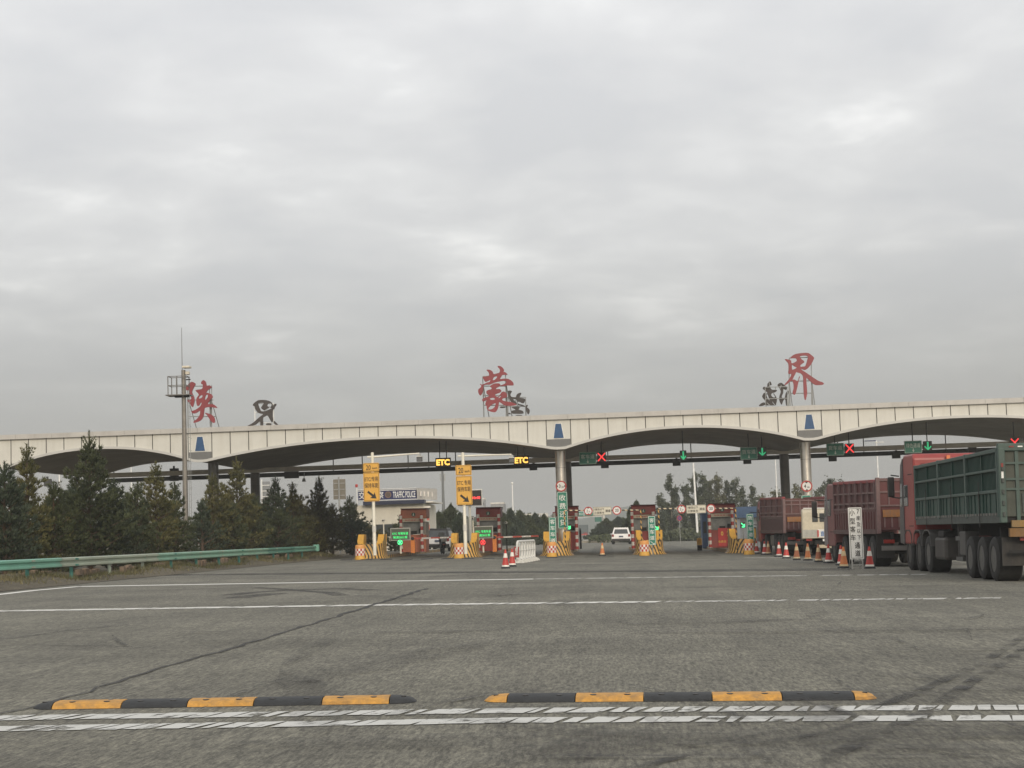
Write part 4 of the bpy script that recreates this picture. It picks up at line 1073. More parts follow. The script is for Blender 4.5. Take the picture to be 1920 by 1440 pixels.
# ------------------------------------------------------------ yellow speed signs on white poles with camera arms
def speed_pole(px_t, px_b, sx, sy0, sy1, split, line1, ax, ay, lab, Y=93.2):
    b = gx(px_b, Y); top = at(px_t, 848, Y)
    t = thing('speed_sign_pole', lab, 'sign pole', (b.x, Y, b.z + .2), 0, 'white poles with yellow speed signs')
    H = top.z - b.z - .2
    MB().lathe([(.10, 0), (.10, 1.2), (.093, 1.22), (.085, H - .02), (.0, H)], 20).build('pole', POLEW, t, smooth=True)
    MB().lathe([(.115, 1.28), (.115, 1.62)], 20).build('pole_sleeve', mat('sleeve', (.62, .60, .54), .5), t, smooth=True)
    a = at(sx - 16, sy0, Y - .12); c = at(sx + 16, sy1, Y - .12); m = at(sx, split, Y - .12).z - t.location.z
    w = c.x - a.x; z1 = a.z - t.location.z; z0 = c.z - t.location.z; cx = (a.x + c.x) / 2 - b.x
    for (za, zb_, nm) in ((m + .02, z1, 'speed_plate'), (z0, m - .02, 'notice_plate')):
        h = zb_ - za; cz = (za + zb_) / 2
        o = plate(w, h, .03, .06, (cx, -.12, cz)).build(nm, SIGNY, t)
        mb = MB(); e = .045; tk = .016
        for q in (1, -1):
            mb.box((cx, -.139, cz + q * (h / 2 - e)), (w - 2 * e, .006, tk)); mb.box((cx + q * (w / 2 - e), -.1385, cz), (tk, .006, h - 2 * e))
        mb.build('plate_border', LETK, o)
    h = z1 - m; cz = (z1 + m) / 2
    txt('20', (cx - w * .17, -.14, cz), (w * .30, h * .52), LETK, t, bold=.006)
    txt('km/h', (cx + w * .23, -.14, cz - h * .08), (w * .30, h * .24), LETK, t, bold=.01)
    h = m - z0
    txt(line1, (cx, -.14, m - h * .24), (w * .82, h * .17), LETK, t, bold=.006)
    txt('保持车距', (cx, -.14, m - h * .46), (w * .84, h * .17), LETK, t, bold=.006)
    ac = Vector((cx + .03, -.142, m - h * .79)); s_ = h * .17
    Mr = Matrix.Translation(ac) @ Matrix.Rotation(R(40), 4, 'Y')
    MB().add([(-1.15 * s_, 0, .22 * s_), (.15 * s_, 0, .22 * s_), (.0 * s_, 0, .75 * s_), (1.1 * s_, 0, 0), (.0 * s_, 0, -.75 * s_), (.15 * s_, 0, -.22 * s_), (-1.15 * s_, 0, -.22 * s_)], [tuple(range(7))], M=Mr).build('arrow', LETK, t, fix=False)
    zc = at(px_t, ay[0], Y).z - t.location.z
    MB().tube((-.28, 0, zc), (.3, 0, zc), .045, .045, 10).build('arm_clamp', POLEW, t)
    e = at(ax, ay[1], Y) - Vector(t.location)
    arm = MB().tube((.25, 0, zc), e, .055, .036, 10).build('camera_arm', POLEW, t, smooth=True)
    MB().box((e.x, -.05, e.z - .10), (.18, .14, .16)).build('camera_bracket', GALV, arm)
    MB().box((e.x + .02, -.1, e.z - .33), (.30, .34, .26)).build('camera', mat('camera_grey', (.10, .10, .10), .5), arm, bevel=.02)
    MB().box((e.x + .02, -.12, e.z - .185), (.36, .42, .03)).build('sun_shield', WHITE, arm)
    return t
speed_pole(696, 703, 696.5, 868.5, 939.5, 885, 'ETC/专用', 786, (857, 850), 'white pole with yellow speed sign and camera arm before the police building')
speed_pole(867.5, 873.5, 870, 872.5, 946, 892, 'ETC 专用', 959, (855, 852), 'white pole with yellow speed sign and camera arm before the red clock board')

# LED boards with signal heads on the islands
def led_board(x0_, y0_, x1_, y1_, col_on, xs_, kind, lab, Y=99.5):
    c, w, h = cxw(x0_, y0_, x1_, y1_, Y)
    g = gz(c.x) + .2
    t = thing('led_board', lab, 'led board', (c.x, Y, g), 0, 'green text boards at the ETC lanes')
    cz = c.z - g
    MB().box((0, 0, cz), (w, .16, h)).build('frame', mat('board_frame', (.42, .42, .38), .5), t, bevel=.02)
    MB().box((0, -.085, cz), (w - .10, .02, h - .10)).build('screen', LEDP2, t)
    txt('ETC 专用车道', (0, -.10, cz + h * .06), (w * .78, h * .22), LEDG, t, bold=.012)
    txt('限速20公里', (0, -.10, cz - h * .24), (w * .70, h * .20), LEDG, t, bold=.012)
    x = at(xs_, 1020, Y).x - c.x
    MB().tube((x, .02, 0), (x, .02, cz), .055, .055, 12).build('post', POLEW, t)
    z = at(xs_, 1017, Y).z - g
    hd = disc(.17, (x, -.13, z), .1).build('signal_head', BLK, t)
    mb = MB()
    for sg in (1, -1): mb.tube((x - .10, -.19, z - sg * .10), (x + .10, -.195 - .004 * sg, z + sg * .10), .032, .032, 6)
    ring(.15, .125, (x, -.19, z), .015, mb)
    mb.build('signal_light', LEDGB if kind == 'g' else LEDR, t)
led_board(732, 990.5, 770, 1013, 0, 751, 'g', 'grey framed green text board above a lit green signal, left of the two')
led_board(888, 987, 925, 1009, 0, 906, 'r', 'grey framed green text board above a lit red signal, right of the two')
# barrier gates
def gate(px, y0_, y1_, arm_px, arm_py, lab, Y=101.5):
    c, w, h = cxw(px - 4.3, y0_, px + 4.3, y1_, Y); g = gz(c.x) + .2
    t = thing('barrier_gate', lab, 'barrier gate', (c.x, Y, g), 0, 'orange barrier gates')
    MB().box((0, 0, h / 2), (w, .34, h)).build('cabinet', ORANGE, t, bevel=.02)
    e = at(arm_px, arm_py, Y)
    MB().box(((e.x - c.x) / 2 + .1, -.2, e.z - g), (e.x - c.x, .05, .09)).build('barrier_arm', RWX, t)
    MB().tube((0, -.22, e.z - g), (0, -.1, e.z - g), .1, .1, 12).build('arm_hub', BLK, t)
gate(774.5, 1005, 1034, 846, 1007.5, 'orange barrier cabinet with its red and white arm across the leftmost lane')
gate(927.5, 1001, 1032, 1007, 1005, 'orange barrier cabinet with its red and white arm beside the white plastic barriers')
# small pole cameras
for px, yt, yb, Y, lab in ((719, 976, 1036, 98, 'slim pole camera between the left sign pole and the green text board'), (886.5, 972, 1030, 99, 'slim pole camera left of the right green text board'), (949, 980, 1028, 103, 'dark pole camera right of the second toll booth')):
    a = at(px, yt, Y); g = gz(a.x) + .2
    t = thing('pole_camera', lab, 'camera pole', (a.x, Y, g), group='small cameras on slim poles'); H = a.z - g
    MB().tube((0, 0, 0), (0, 0, H - .1), .04, .035, 10).build('post', POLEW if px < 900 else CHAS, t, smooth=True)
    MB().box((0, -.05, H), (.14, .34, .12)).build('camera', WHITE, t, bevel=.02)
    MB().tube((0, -.24, H), (0, -.16, H), .05, .05, 10).build('lens', BLK, t)

# ------------------------------------------------------------ signs at the columns
def width_sign(px, py, r_, txts, lab, Y, bars, group, triv=True):
    c = at(px, py, Y); r = r_ * Y / F
    t = thing('round_sign', lab, 'road sign', c, group=group)
    disc(r * .97, (0, .012, 0), .02).build('sign_face', LETW, t)
    ring(r, r * .78, (0, -.006, 0), .02).build('red_ring', REDP, t)
    for s_, cx, cz, w, h in txts: txt(s_, (cx * r, -.01, cz * r), (w * r, h * r), LETK, t, bold=.006)
    if bars == 'v':
        for sg in (1, -1): MB().add([(-.28 * r, -.02, sg * .76 * r), (.28 * r, -.02, sg * .76 * r), (0, -.02, sg * .50 * r)], [(0, 1, 2)]).build('marker_triangle', LETK, t, fix=False)
    if bars == 'h':
        for sg in (1, -1): MB().add([(sg * .76 * r, -.02, -.28 * r), (sg * .76 * r, -.02, .28 * r), (sg * .52 * r, -.02, 0)], [(0, 1, 2)]).build('marker_triangle', LETK, t, fix=False)
    return t
GR = 'round limit signs with red rings'
width_sign(1052, 911.5, 10.3, [('3', -.26, 0, .34, .62), ('.5m', .26, -.14, .46, .34)], 'round 3.5 m width limit sign on the centre column', 97.0, 'h', GR)
width_sign(1512.5, 911.5, 10.6, [('4', -.28, 0, .36, .62), ('.2m', .26, -.16, .46, .32)], 'round 4.2 m height limit sign on the right column', 97.0, 'v', GR)
def vert_sign(cx_, y0_, y1_, wpx, s, lab, Y, hs=.86, ws=.62, post=True, arrow=False, pat=GRNS, lean=0, name='green_sign'):
    c, w, h = cxw(cx_ - wpx / 2, y0_, cx_ + wpx / 2, y1_, Y)
    t = thing(name, lab, 'sign', c, 0, 'green vertical signs')
    plate(w, h, .04, .05, (0, 0, 0)).build('sign_panel', pat, t)
    mb = MB(); e = .03
    for q in (1, -1):
        mb.box((0, -.024, q * (h / 2 - e)), (w - 2 * e, .006, .02)); mb.box((q * (w / 2 - e), -.0235, 0), (.02, .006, h - 2 * e))
    mb.build('sign_border', LETW, t)
    n = len(s); hh = h * (.80 if arrow else .90)
    for k, ch in enumerate(s):
        zc = h / 2 - (h - hh) * (.25 if arrow else .5) - hh * (k + .5) / n
        txt(ch, (0, -.026, zc), (w * ws, hh / n * .74), LETW, t, bold=.018)
    if arrow:
        z = -h * .42; a = w * .26
        MB().tube((-a, -.03, z + a * .8), (a, -.03, z - a * .8), .02, .02, 4).tube((a, -.03, z - a * .8), (a * .2, -.03, z - a * .8), .02, .02, 4).tube((a, -.03, z - a * .8), (a, -.03, z), .02, .02, 4).build('arrow', LETW, t)
    g = gz(c.x) - c.z
    if post:
        for q in ((-.3 * w, .3 * w) if w > .55 else (0,)): MB().tube((q, .05, g), (q, .05, h / 2 - .05), .03, .03, 8).build('post', GALV, t)
    return t
vert_sign(1055, 922.5, 990.5, 21.5, '收费还贷', 'large green sign reading 收费还贷 on the centre column', 97.05, ws=.64, post=False)
vert_sign(1036.3, 970, 1022, 15.4, '客车车道', 'green passenger lane sign standing behind the middle checkered barrel', 91.6, ws=.66)
vert_sign(1222.5, 967.5, 1022, 16, '客车车道', 'green passenger lane sign with an arrow right of the white car', 91.2, arrow=True)
vert_sign(1407, 963.5, 1015, 15.5, '货车车道', 'green truck lane sign with an arrow behind the rightmost checkered barrel', 91.6, arrow=True)
vert_sign(1513, 928.5, 985, 21.5, '依法收费', 'green sign on the right column, mostly hidden by the trucks', 97.05, ws=.6, post=False)
# lit arrows on the booths' islands
for px, py, lab in ((1066.5, 988, 'lit green diagonal arrow beside the centre column sign'), (1231, 989.5, 'lit green arrow beside the lane sign right of the white car'), (1393, 984.5, 'lit green arrow left of the green truck lane sign')):
    c = at(px, py, 98.5); t = thing('arrow_signal', lab, 'arrow signal', c, group='lit green arrows at the islands')
    MB().box((0, 0, 0), (.30, .14, .34)).build('housing', LEDP, t, bevel=.02)
    MB().tube((-.10, -.09, .12), (.07, -.09, -.08), .03, .03, 6).tube((.08, -.095, -.11), (-.08, -.095, -.11), .03, .03, 6).tube((.08, -.095, -.11), (.08, -.095, .06), .03, .03, 6).build('lit_arrow', LEDGB, t)
    MB().tube((0, .05, gz(c.x) + .2 - c.z), (0, .05, -.1), .03, .03, 8).build('post', GALV, t)

# ------------------------------------------------------------ height limit frames over the car lanes
def hframe(pxa, pxb, ytop, c1, b0, b1, c2, lab, k, Y=94.0):
    A = at(pxa, ytop, Y); B = at(pxb, ytop - .7, Y)
    t = thing('height_limit_frame', lab, 'height frame', (A.x, Y, gz(A.x)), group='height limit frames over the car lanes')
    za = A.z - gz(A.x); dz = B.z - A.z; w = B.x - A.x
    MB().tube((0, 0, .2), (0, 0, za), .04, .04, 10).build('upright', YBD, t, smooth=True)
    MB().tube((w, 0, .2 + gz(B.x) - gz(A.x)), (w, 0, za + dz), .04, .04, 10).build('upright', YBD, t, smooth=True)
    MB().tube((0, 0, za), (w, 0, za + dz), .036, .036, 10).build('crossbar', WBD, t, smooth=True)
    y = ytop
    width_sign(c1, y + .8, 8, [('2', -.26, 0, .34, .62), ('.2m', .24, -.14, .44, .34)], 'round 2.2 m height limit sign on the %s height frame' % k, Y - .07, 'v', GR)
    width_sign(c2, y - .3, 8.2, [('20', 0, 0, .80, .68)], 'round 20 speed limit sign on the %s height frame' % k, Y - .07, None, GR)
    c, ww, hh = cxw(b0, y - 6.5, b1, y + 8, Y - .06)
    s = thing('lane_board', 'cream board reading 7座及以下小型客车通道 on the %s height frame' % k, 'sign', c, group='cream boards on the height frames')
    plate(ww, hh, .03, .03, (0, 0, 0)).build('board', mat('cream_board', (.66, .62, .50), .5), s)
    mb = MB()
    for q in (1, -1):
        mb.box((0, -.02, q * (hh / 2 - .02)), (ww - .03, .008, .012)); mb.box((q * (ww / 2 - .02), -.0195, 0), (.012, .008, hh - .04))
    mb.build('board_border', LETK, s)
    txt('7座及以下', (-ww * .17, -.02, hh * .20), (ww * .54, hh * .27), LETK, s, bold=.02)
    txt('小型客车', (-ww * .17, -.02, -hh * .20), (ww * .54, hh * .27), LETK, s, bold=.02)
    txt('通道', (ww * .30, -.02, 0), (ww * .27, hh * .33), LETK, s, bold=.03)
hframe(1058, 1201, 957.2, 1103, 1112, 1147, 1156.5, 'black and yellow banded height frame over the lane of the white car', 'left')
hframe(1234.5, 1379, 953.8, 1278, 1286.5, 1324, 1333, 'black and yellow banded height frame left of the banner booth', 'right')

# ============================================================ LOOSE TRAFFIC THINGS
def make_cone(body, band, lab, grp, loc, lean=0, H=.70, cat='traffic cone'):
    t = thing('traffic_cone', lab, cat, loc, random.uniform(0, 1.5), grp)
    t.rotation_euler = (lean, CROSS, random.uniform(-.3, .3))
    MB().box((0, 0, .025), (.33, .33, .05), taper=(.92, .92)).build('rubber_base', RUBBER, t, bevel=.01)
    def rr(z): return .145 - (.145 - .028) * (z - .04) / (.66)
    def seg(a, b, name, m, e=0.0): MB().lathe([(rr(a) + e, a), (rr(b) + e, b)], 24).build(name, m, t, smooth=True)
    seg(.04, .70, 'cone_body', body)
    seg(.05, .13, 'reflective_band', band, .004); seg(.40, .56, 'reflective_band', band, .004)
    MB().lathe([(.17, .035), (.155, .06), (.14, .075)], 24).build('cone_skirt', RUBBER, t, smooth=True)
    return t
variants = {}
def cone(px, py, v, lab, lean=0):
    grp = 'traffic cones'
    if v not in variants:
        b, w = {'r': (CONER, CONEW), 'o': (CONEO, CONEY), 'b': (CONEB, CONEY)}[v]
        variants[v] = make_cone(b, w, lab, grp, G(px, py), lean)
        return variants[v]
    c = dup(variants[v], G(px, py), random.uniform(-.5, .5), lab)
    return c
cone(948, 1066.0, 'r', 'red cone standing nearest in front of the white plastic barriers, left one of two')
cone(960.5, 1062.5, 'r', 'red cone close behind another, touching the white plastic barriers')
cone(1129.5, 1042, 'o', 'orange cone alone in the middle lane before the white car')
CR = [(1419, 1038, 'r'), (1434, 1040, 'r'), (1441, 1040, 'b'), (1461, 1044, 'r'), (1474.5, 1047, 'r'), (1494, 1050, 'b'), (1515, 1051, 'o'), (1535, 1054, 'b'), (1554, 1056, 'r'), (1577.5, 1060, 'r'), (1582.5, 1065.5, 'o'), (1631, 1066, 'r')]
OR = ['first', 'second', 'third', 'fourth', 'fifth', 'sixth', 'seventh', 'eighth', 'ninth', 'tenth', 'eleventh']
for k, (x, y, v) in enumerate(CR):
    kind = {'r': 'red and white', 'o': 'faded orange', 'b': 'dirty brown orange'}[v]
    lab = kind + (' cone right of the standing lane board, last of the row' if k == 11 else ' cone, %s from the left in the row beside the red trucks' % OR[k])
    cone(x, y, v, lab)
# standing board
c, w, h = cxw(1589.5, 952, 1620, 1048, 54)
g = gx(1606, 54)
t = thing('standing_sign', 'tall white standing board with black lane characters among the cones', 'sign', (c.x, 54, g.z), 0)
cz = c.z - g.z
plate(w, h, .03, .02, (0, 0, cz)).build('board', mat('board_white', (.80, .80, .76), .5, var=.04, dirt=.1), t)
mb = MB(); e = .035
for q in (1, -1):
    mb.box((0, -.02, cz + q * (h / 2 - e)), (w - 2 * e, .006, .012)); mb.box((q * (w / 2 - e), -.0195, cz), (.012, .006, h - 2 * e))
mb.build('board_border', LETK, t)
for s_, x, z0, dz, ww, hh in (('小型客车', -.21, .40, .16, .25, .155), ('7座及以下', .22, .42, .125, .18, .115)):
    for k, ch in enumerate(s_):
        txt(ch, (x * w, -.02, cz + h * (z0 - k * dz)), ((.11 if ch == '7' else ww) * w * 1.5, hh * .75 * h), LETK, t, bold=.006)
txt('通', (.06 * w, -.02, cz - h * .235), (.38 * w, .12 * h), LETK, t, bold=.025)
txt('道', (.06 * w, -.02, cz - h * .385), (.38 * w, .12 * h), LETK, t, bold=.025)
for q in (1, -1):
    MB().box((q * w * .38, .0, (cz - h / 2) / 2), (.045, .045, cz - h / 2)).build('board_leg', GALV, t)
    MB().tube((q * w * .38, .03, cz + h * .2), (q * w * .38, .62, 0), .018, .018, 6).build('back_strut', GALV, t)
MB().box((0, 0.0, .14), (w * .76, .03, .03)).build('cross_rail', GALV, t)

# white plastic barriers, nested side by side
def make_barrier(loc, rz, lab):
    t = thing('plastic_barrier', lab, 'barrier', loc, rz, 'white plastic barriers nested together', tilt=True)
    L, H, r, z0 = 1.0, .94, .05, .16
    pts = [Vector((0, -L / 2 + .03, z0))]
    for k in range(7): a = PI / 2 * k / 6; pts.append(Vector((0, -L / 2 + .2 - .2 * math.cos(a), H - .2 + .2 * math.sin(a))))
    for k in range(7): a = PI / 2 * k / 6; pts.append(Vector((0, L / 2 - .2 + .2 * math.sin(a), H - .2 + .2 * math.cos(a))))
    pts.append(Vector((0, L / 2 - .03, z0)))
    MB().path(pts, r, 8).tube(pts[0], pts[-1], r, r, 8).build('tube_frame', WHITE, t, smooth=True)
    mb = MB()
    for k in (2,): mb.tube((0, -L / 2 + L * k / 4, z0), (0, -L / 2 + L * k / 6, H), .018, .018, 6)
    mb.tube((0, -L / 2, .55), (0, L / 2, .55), .03, .03, 6); mb.build('bars', WHITE, t, smooth=True)
    for s in (-.75, .75):
        MB().prism([(-.28, 0), (.28, 0), (.22, .10), (.06, .17), (.05, .30), (-.05, .30), (-.06, .17), (-.22, .10)], s * .48 - .04, s * .48 + .04, 'y').build('foot', WHITE, t, bevel=.01)
    return t
b0 = make_barrier(G(974.5, 1055.5), R(-9), 'white plastic barrier with a red notice plate, first of the nested row')
pl = MB().box((-.03, -.56, .48), (.24, .02, .46)); o = pl.build('notice_plate', mat('notice_red', (.30, .04, .035), .5), b0); o.location = (0, .04, 0)
txt('禁止', (-.03, -.535, .50), (.10, .34), LETW, b0, bold=.0)
b1 = make_barrier(G(979.8, 1054.6), R(-9), 'second white plastic barrier from the left in the nested row')
for k, (px, py) in enumerate(((985, 1053.6), (990, 1052.7), (995, 1051.8), (999.5, 1051))):
    dup(b1, G(px, py), R(-9 + k), ['third', 'fourth', 'fifth', 'rightmost'][k] + ' white plastic barrier' + (' from the left' if k < 3 else '') + ' in the nested row')

# ============================================================ VEHICLES
def wheel(parent, x, y, r=.52, w=.30, side=-1, dual=False, rimm=None, name='wheel'):
    """side -1: outer face looks to -x"""
    if dual: w = .58
    o = bpy.data.objects.new(name, None); col.objects.link(o); o.parent = parent; o.location = (x, y, r)
    M = Matrix.Rotation(PI / 2, 4, 'Y')
    pr = [(r * .60, 0), (r * .9, 0.0), (r, .04), (r, w - .04), (r * .9, w), (r * .60, w)]
    Mm = Matrix.Translation((0 if side < 0 else -w, 0, 0)) @ M
    mb = MB().lathe(pr, 32, M=Mm, cap=False)
    mb.build('tyre', TYRE, o, smooth=True)
    xo = .05 if side < 0 else -.05; sx = 1 if side < 0 else -1
    mb = MB().lathe([(r * .61, 0), (r * .585, .006), (r * .54, .15), (r * .34, .17), (r * .24, .05), (r * .20, .0), (.0, -.01)], 28, M=Matrix.Translation((.012 * sx, 0, 0)) @ (M if side < 0 else Matrix.Rotation(-PI / 2, 4, 'Y')))
    mb.build('rim', rimm or RIM, o, smooth=True)
    mb = MB()
    for k in range(10):
        a = 2 * PI * k / 10; mb.tube((.10 * sx, r * .36 * math.cos(a), r * .36 * math.sin(a)), (.05 * sx, r * .36 * math.cos(a), r * .36 * math.sin(a)), .022, .022, 6)
    mb.build('wheel_nuts', CHAS, o)
    return o
def truck_cab(t, y0, L, W, z0, z1, body, front, mirror_x=.34, roofx=.25):
    y1 = y0 + L
    c = MB().prism([(y0, z0), (y1 - .05, z0), (y1, z0 + .5), (y1 - .10, z0 + 1.15), (y1 - .42, z1 - .22), (y1 - .85, z1), (y0 + .12, z1 - .02), (y0, z1 - .15)], .02, W - .02, 'x').build('cab', body, t, bevel=.06)
    MB().prism([(y1 - .75, z0 + .02), (y1 - .04, z0 + .02), (y1 + .012, z0 + .5), (y1 - .09, z0 + 1.15), (y1 - .40, z1 - .28), (y1 - .75, z1 - .10)], -.012, .10, 'x').build('side_cladding', front, c, bevel=.015)
    MB().prism([(y1 - .62, z0 + 1.15), (y1 - .16, z0 + 1.15), (y1 - .42, z0 + 1.85), (y1 - .62, z0 + 1.85)], -.02, .02, 'x').build('side_window', GLASS, c)
    MB().prism([(y1 - 1.45, z0 + 1.15), (y1 - .80, z0 + 1.15), (y1 - .80, z0 + 1.8), (y1 - 1.45, z0 + 1.8)], .0, .04, 'x').build('side_window', GLASS, c, bevel=.02)
    MB().box((W / 2, y1 - .14, z0 + 1.45), (W - .3, .10, .9)).build('windscreen', GLASS, c)
    MB().box((W / 2, y1 - .02, z0 + .2), (W - .1, .3, .4)).build('front_bumper', front, c, bevel=.04)
    for zz_ in (z0 + .55, z1 - .62): MB().box((.012, y0 + .55, zz_), (.012, .7, .02)).build('panel_line', CHAS, c)
    MB().box((-mirror_x + .05, y1 - .05, z1 - .95), (.20, .10, .62)).build('mirror', BLK, c, bevel=.03)
    MB().tube((.0, y1 - .1, z1 - .62), (-mirror_x + .05, y1 - .05, z1 - .58), .02, .02, 6).tube((.0, y1 - .1, z1 - 1.3), (-mirror_x + .05, y1 - .05, z1 - 1.26), .02, .02, 6).build('mirror_arm', BLK, c)
    return c
def dump_truck(name, lab, loc, rz, cabm=CABR, L=7.8, zt=2.95, zf=3.05, upper=TRED, coping=TRED2, lower=TRED, rib=TRIB, nr=7, axles=(1.1, 2.45), zbot=1.22, gatez=3.12, bars=True, cabz=3.0, rearcol=None):
    t = thing(name, lab, 'truck', loc, rz, tilt=True); W = 2.46
    # cargo box walls
    H = zt - zbot
    o = MB().prism([(0, zbot), (L, zbot), (L, zf), (0, zt)], 0.04, .10, 'x').build('side_wall', upper, t)
    MB().prism([(0, zbot), (L, zbot), (L, zf), (0, zt)], W - .10, W - .04, 'x').build('side_wall', upper, t)
    MB().box((W / 2, L - .04, (zbot + zf) / 2), (W - .1, .07, zf - zbot)).build('front_wall', upper, t)
    MB().box((W / 2, L / 2, zbot + .04), (W - .06, L, .10)).build('cargo_floor', CHAS, t)
    MB().prism([(.1, zbot + .5), (L - .1, zbot + .5), (L - .1, zf - .45), (.1, zt - .40)], .12, W - .12, 'x').build('tarpaulin', mat('dark_tarpaulin', (.045, .035, .032), .8, var=.3, bump=.5), t)
    MB().prism([(0, zt - .06), (L, zf - .06), (L, zf + .05), (0, zt + .05)], -.02, .13, 'x').build('top_rail', coping, t, bevel=.015)
    MB().prism([(0, zt - .06), (L, zf - .06), (L, zf + .05), (0, zt + .05)], W - .13, W + .02, 'x').build('top_rail', coping, t, bevel=.015)
    for k in range(nr + 1):
        y = .10 + (L - .2) * k / nr; z1 = zt + (zf - zt) * y / L
        MB().box((.0, y, (zbot + .7 + z1) / 2), (.09, .07, z1 - zbot - .7)).build('side_rib', rib, t, bevel=.01)
    for q in (.76, .55, .44):
        a = zbot + (zt - zbot) * q; b = zbot + (zf - zbot) * q
        MB().prism([(0, a - .03), (L, b - .03), (L, b + .03), (0, a + .03)], -.025, .05, 'x').build('side_rail', rib, t)
    MB().prism([(0.02, zbot), (L - .02, zbot), (L - .02, zbot + (zf - zbot) * .43), (.02, zbot + (zt - zbot) * .42)], -.015, .045, 'x').build('lower_panel', lower, t)
    mb = MB()
    for k in range(int(L / .45)): mb.box((-.02, .3 + k * .45, zbot + (zt - zbot) * .2), (.03, .05, H * .36))
    mb.build('panel_ribs', lower, t)
    MB().box((.02, L / 2, zbot - .05), (.12, L, .16)).build('side_sill', TRIM_LOW, t)
    # tailgate
    g = MB().box((W / 2, -.03, (zbot + gatez) / 2), (W - .1, .06, gatez - zbot)).build('tailgate', rearcol or upper, t)
    for x in (0.05, W - .05): MB().box((x, -.06, (zbot + gatez) / 2 - .05), (.13, .14, gatez - zbot + .15)).build('corner_post', rib, t, bevel=.015)
    for k in range(1, 6): MB().box((W * k / 6, -.075, (zbot + .8 + gatez) / 2), (.05, .04, gatez - zbot - .8)).build('gate_rib', rib, g)
    for z in (gatez - .06, zbot + 1.25, zbot + .80): MB().box((W / 2, -.08, z), (W - .1, .05, .055)).build('gate_rail', rib, g)
    MB().box((W * .27, -.10, zbot + .54), (.95, .03, .24)).build('plate', mat('faded_orange_plate', (.30, .12, .028), .6, dirt=.9, scale=9), t)
    for k in range(9): MB().box((.25 + k * .24, -.07, zbot + .28), (.05, .03, .4)).build('gate_strip', TRIB, g)
    # chassis
    MB().box((W / 2, L / 2 + .6, zbot - .28), (.85, L + 1.6, .28)).build('chassis', CHAS, t)
    MB().box((W / 2, .05, .62), (W - .3, .10, .16)).build('rear_bumper', mat('grey_bumper', (.13, .12, .11), .6, dirt=.4), t)
    for x in (.5, W - .5): MB().box((x, .1, .85), (.08, .08, .5)).build('bumper_bracket', CHAS, t)
    for x in (.38, W - .38): MB().box((x, -.02, .84), (.36, .05, .12)).build('tail_light', TAIL, t)
    for x in (.34, W - .34): MB().box((x, .35, .72), (.58, .03, .85)).build('mudflap', BLK, t)
    for y in axles:
        wheel(t, 0.03, y, dual=True); wheel(t, W - .03, y, side=1, dual=True)
        MB().tube((.3, y, .52), (W - .3, y, .52), .10, .10, 8).build('axle', CHAS, t)
    for y in (L - 1.6, L + .6):
        wheel(t, 0.05, y); wheel(t, W - .05, y, side=1)
    MB().box((.30, L / 2 + .4, .72), (.5, 1.5, .55)).build('fuel_tank', mat('tank_grey', (.12, .12, .11), .5, .3, dirt=.5), t, bevel=.06)
    MB().box((.25, L / 2 - 1.0, .78), (.4, .7, .6)).build('tool_box', CHAS, t, bevel=.03)
    truck_cab(t, L + .15, 2.1, W, .62, cabz, cabm, mat('pale_grey_cladding', (.22, .18, .18), .6, dirt=.4), mirror_x=.42)
    return t
p2 = G(1643, 1063); p2 = Vector((at(1643, 990, 56.5).x, 56.5, 0)); p2.z = gz(p2.x)
dump_truck('dump_truck', 'dark red ribbed dump truck right behind the standing white board', p2, R(2.6), L=7.8, zt=2.84, zf=2.98, gatez=2.92, cabm=mat('dusty_cab_red', (.21, .075, .07), .55, dirt=.5, dirtc=(.13, .09, .085)))
p1 = Vector((at(1468, 990, 82.5).x, 82.5, 0)); p1.z = gz(p1.x)
dump_truck('dump_truck', 'dusty brown red dump truck farthest in the queue, behind the small cream truck', p1, R(.8), L=10.4, zt=2.80, zf=2.95, gatez=2.72, nr=4, upper=mat('dusty_truck_red', (.13, .04, .035), .65, var=.2, scale=1, dirt=.6, dirtc=(.08, .065, .06)), lower=TRIM_LOW, cabz=2.85, axles=(1.1, 2.45, 3.8), rearcol=mat('dusty_gate_red', (.095, .032, .028), .7, var=.25, dirt=.6, dirtc=(.07, .06, .055)))

# green trailer with red tractor
XT = at(1873, 985, 39.75).x
XF = at(1716, 983, 50.6).x
t = thing('semi_truck', 'red tractor with a green slatted trailer at the right edge', 'truck', (XT, 39.75, gz(XT)), math.atan2(XT - XF, 10.85), tilt=True)
g0 = gz(XT); L = 10.85; W = 2.5; ZB, ZT = 1.36, 3.09
MB().prism([(0, ZB + .22), (L, ZB + .22), (L, ZT - .03), (0, ZT - .03)], .10, .15, 'x').build('side_backing', TGRN3, t)
MB().prism([(0, ZB + .22), (L, ZB + .22), (L, ZT - .03), (0, ZT - .03)], W - .15, W - .10, 'x').build('side_backing', TGRN3, t)
MB().box((W / 2, L - .05, (ZB + ZT) / 2), (W - .1, .08, ZT - ZB)).build('headboard', TGRN2, t)
MB().box((W / 2, L / 2, ZB + .08), (W - .1, L, .14)).build('trailer_floor', CHAS, t)
MB().prism([(.0, ZB), (L, ZB), (L, ZB + .22), (0, ZB + .22)], 0, .14, 'x').build('deck_edge', TDECK, t, bevel=.01)
MB().prism([(.0, ZB), (L, ZB), (L, ZB + .22), (0, ZB + .22)], W - .14, W, 'x').build('deck_edge', TDECK, t, bevel=.01)
main = [0.06, 3.62, 7.22, L - .06]
for y in main:
    MB().box((.035, y, (ZB + ZT) / 2 + .08), (.12, .16 if 1 < y < 9 else .12, ZT - ZB - .12)).build('side_post', TGRN2, t, bevel=.015)
    MB().box((W - .035, y, (ZB + ZT) / 2 + .08), (.12, .14, ZT - ZB - .12)).build('side_post', TGRN2, t)
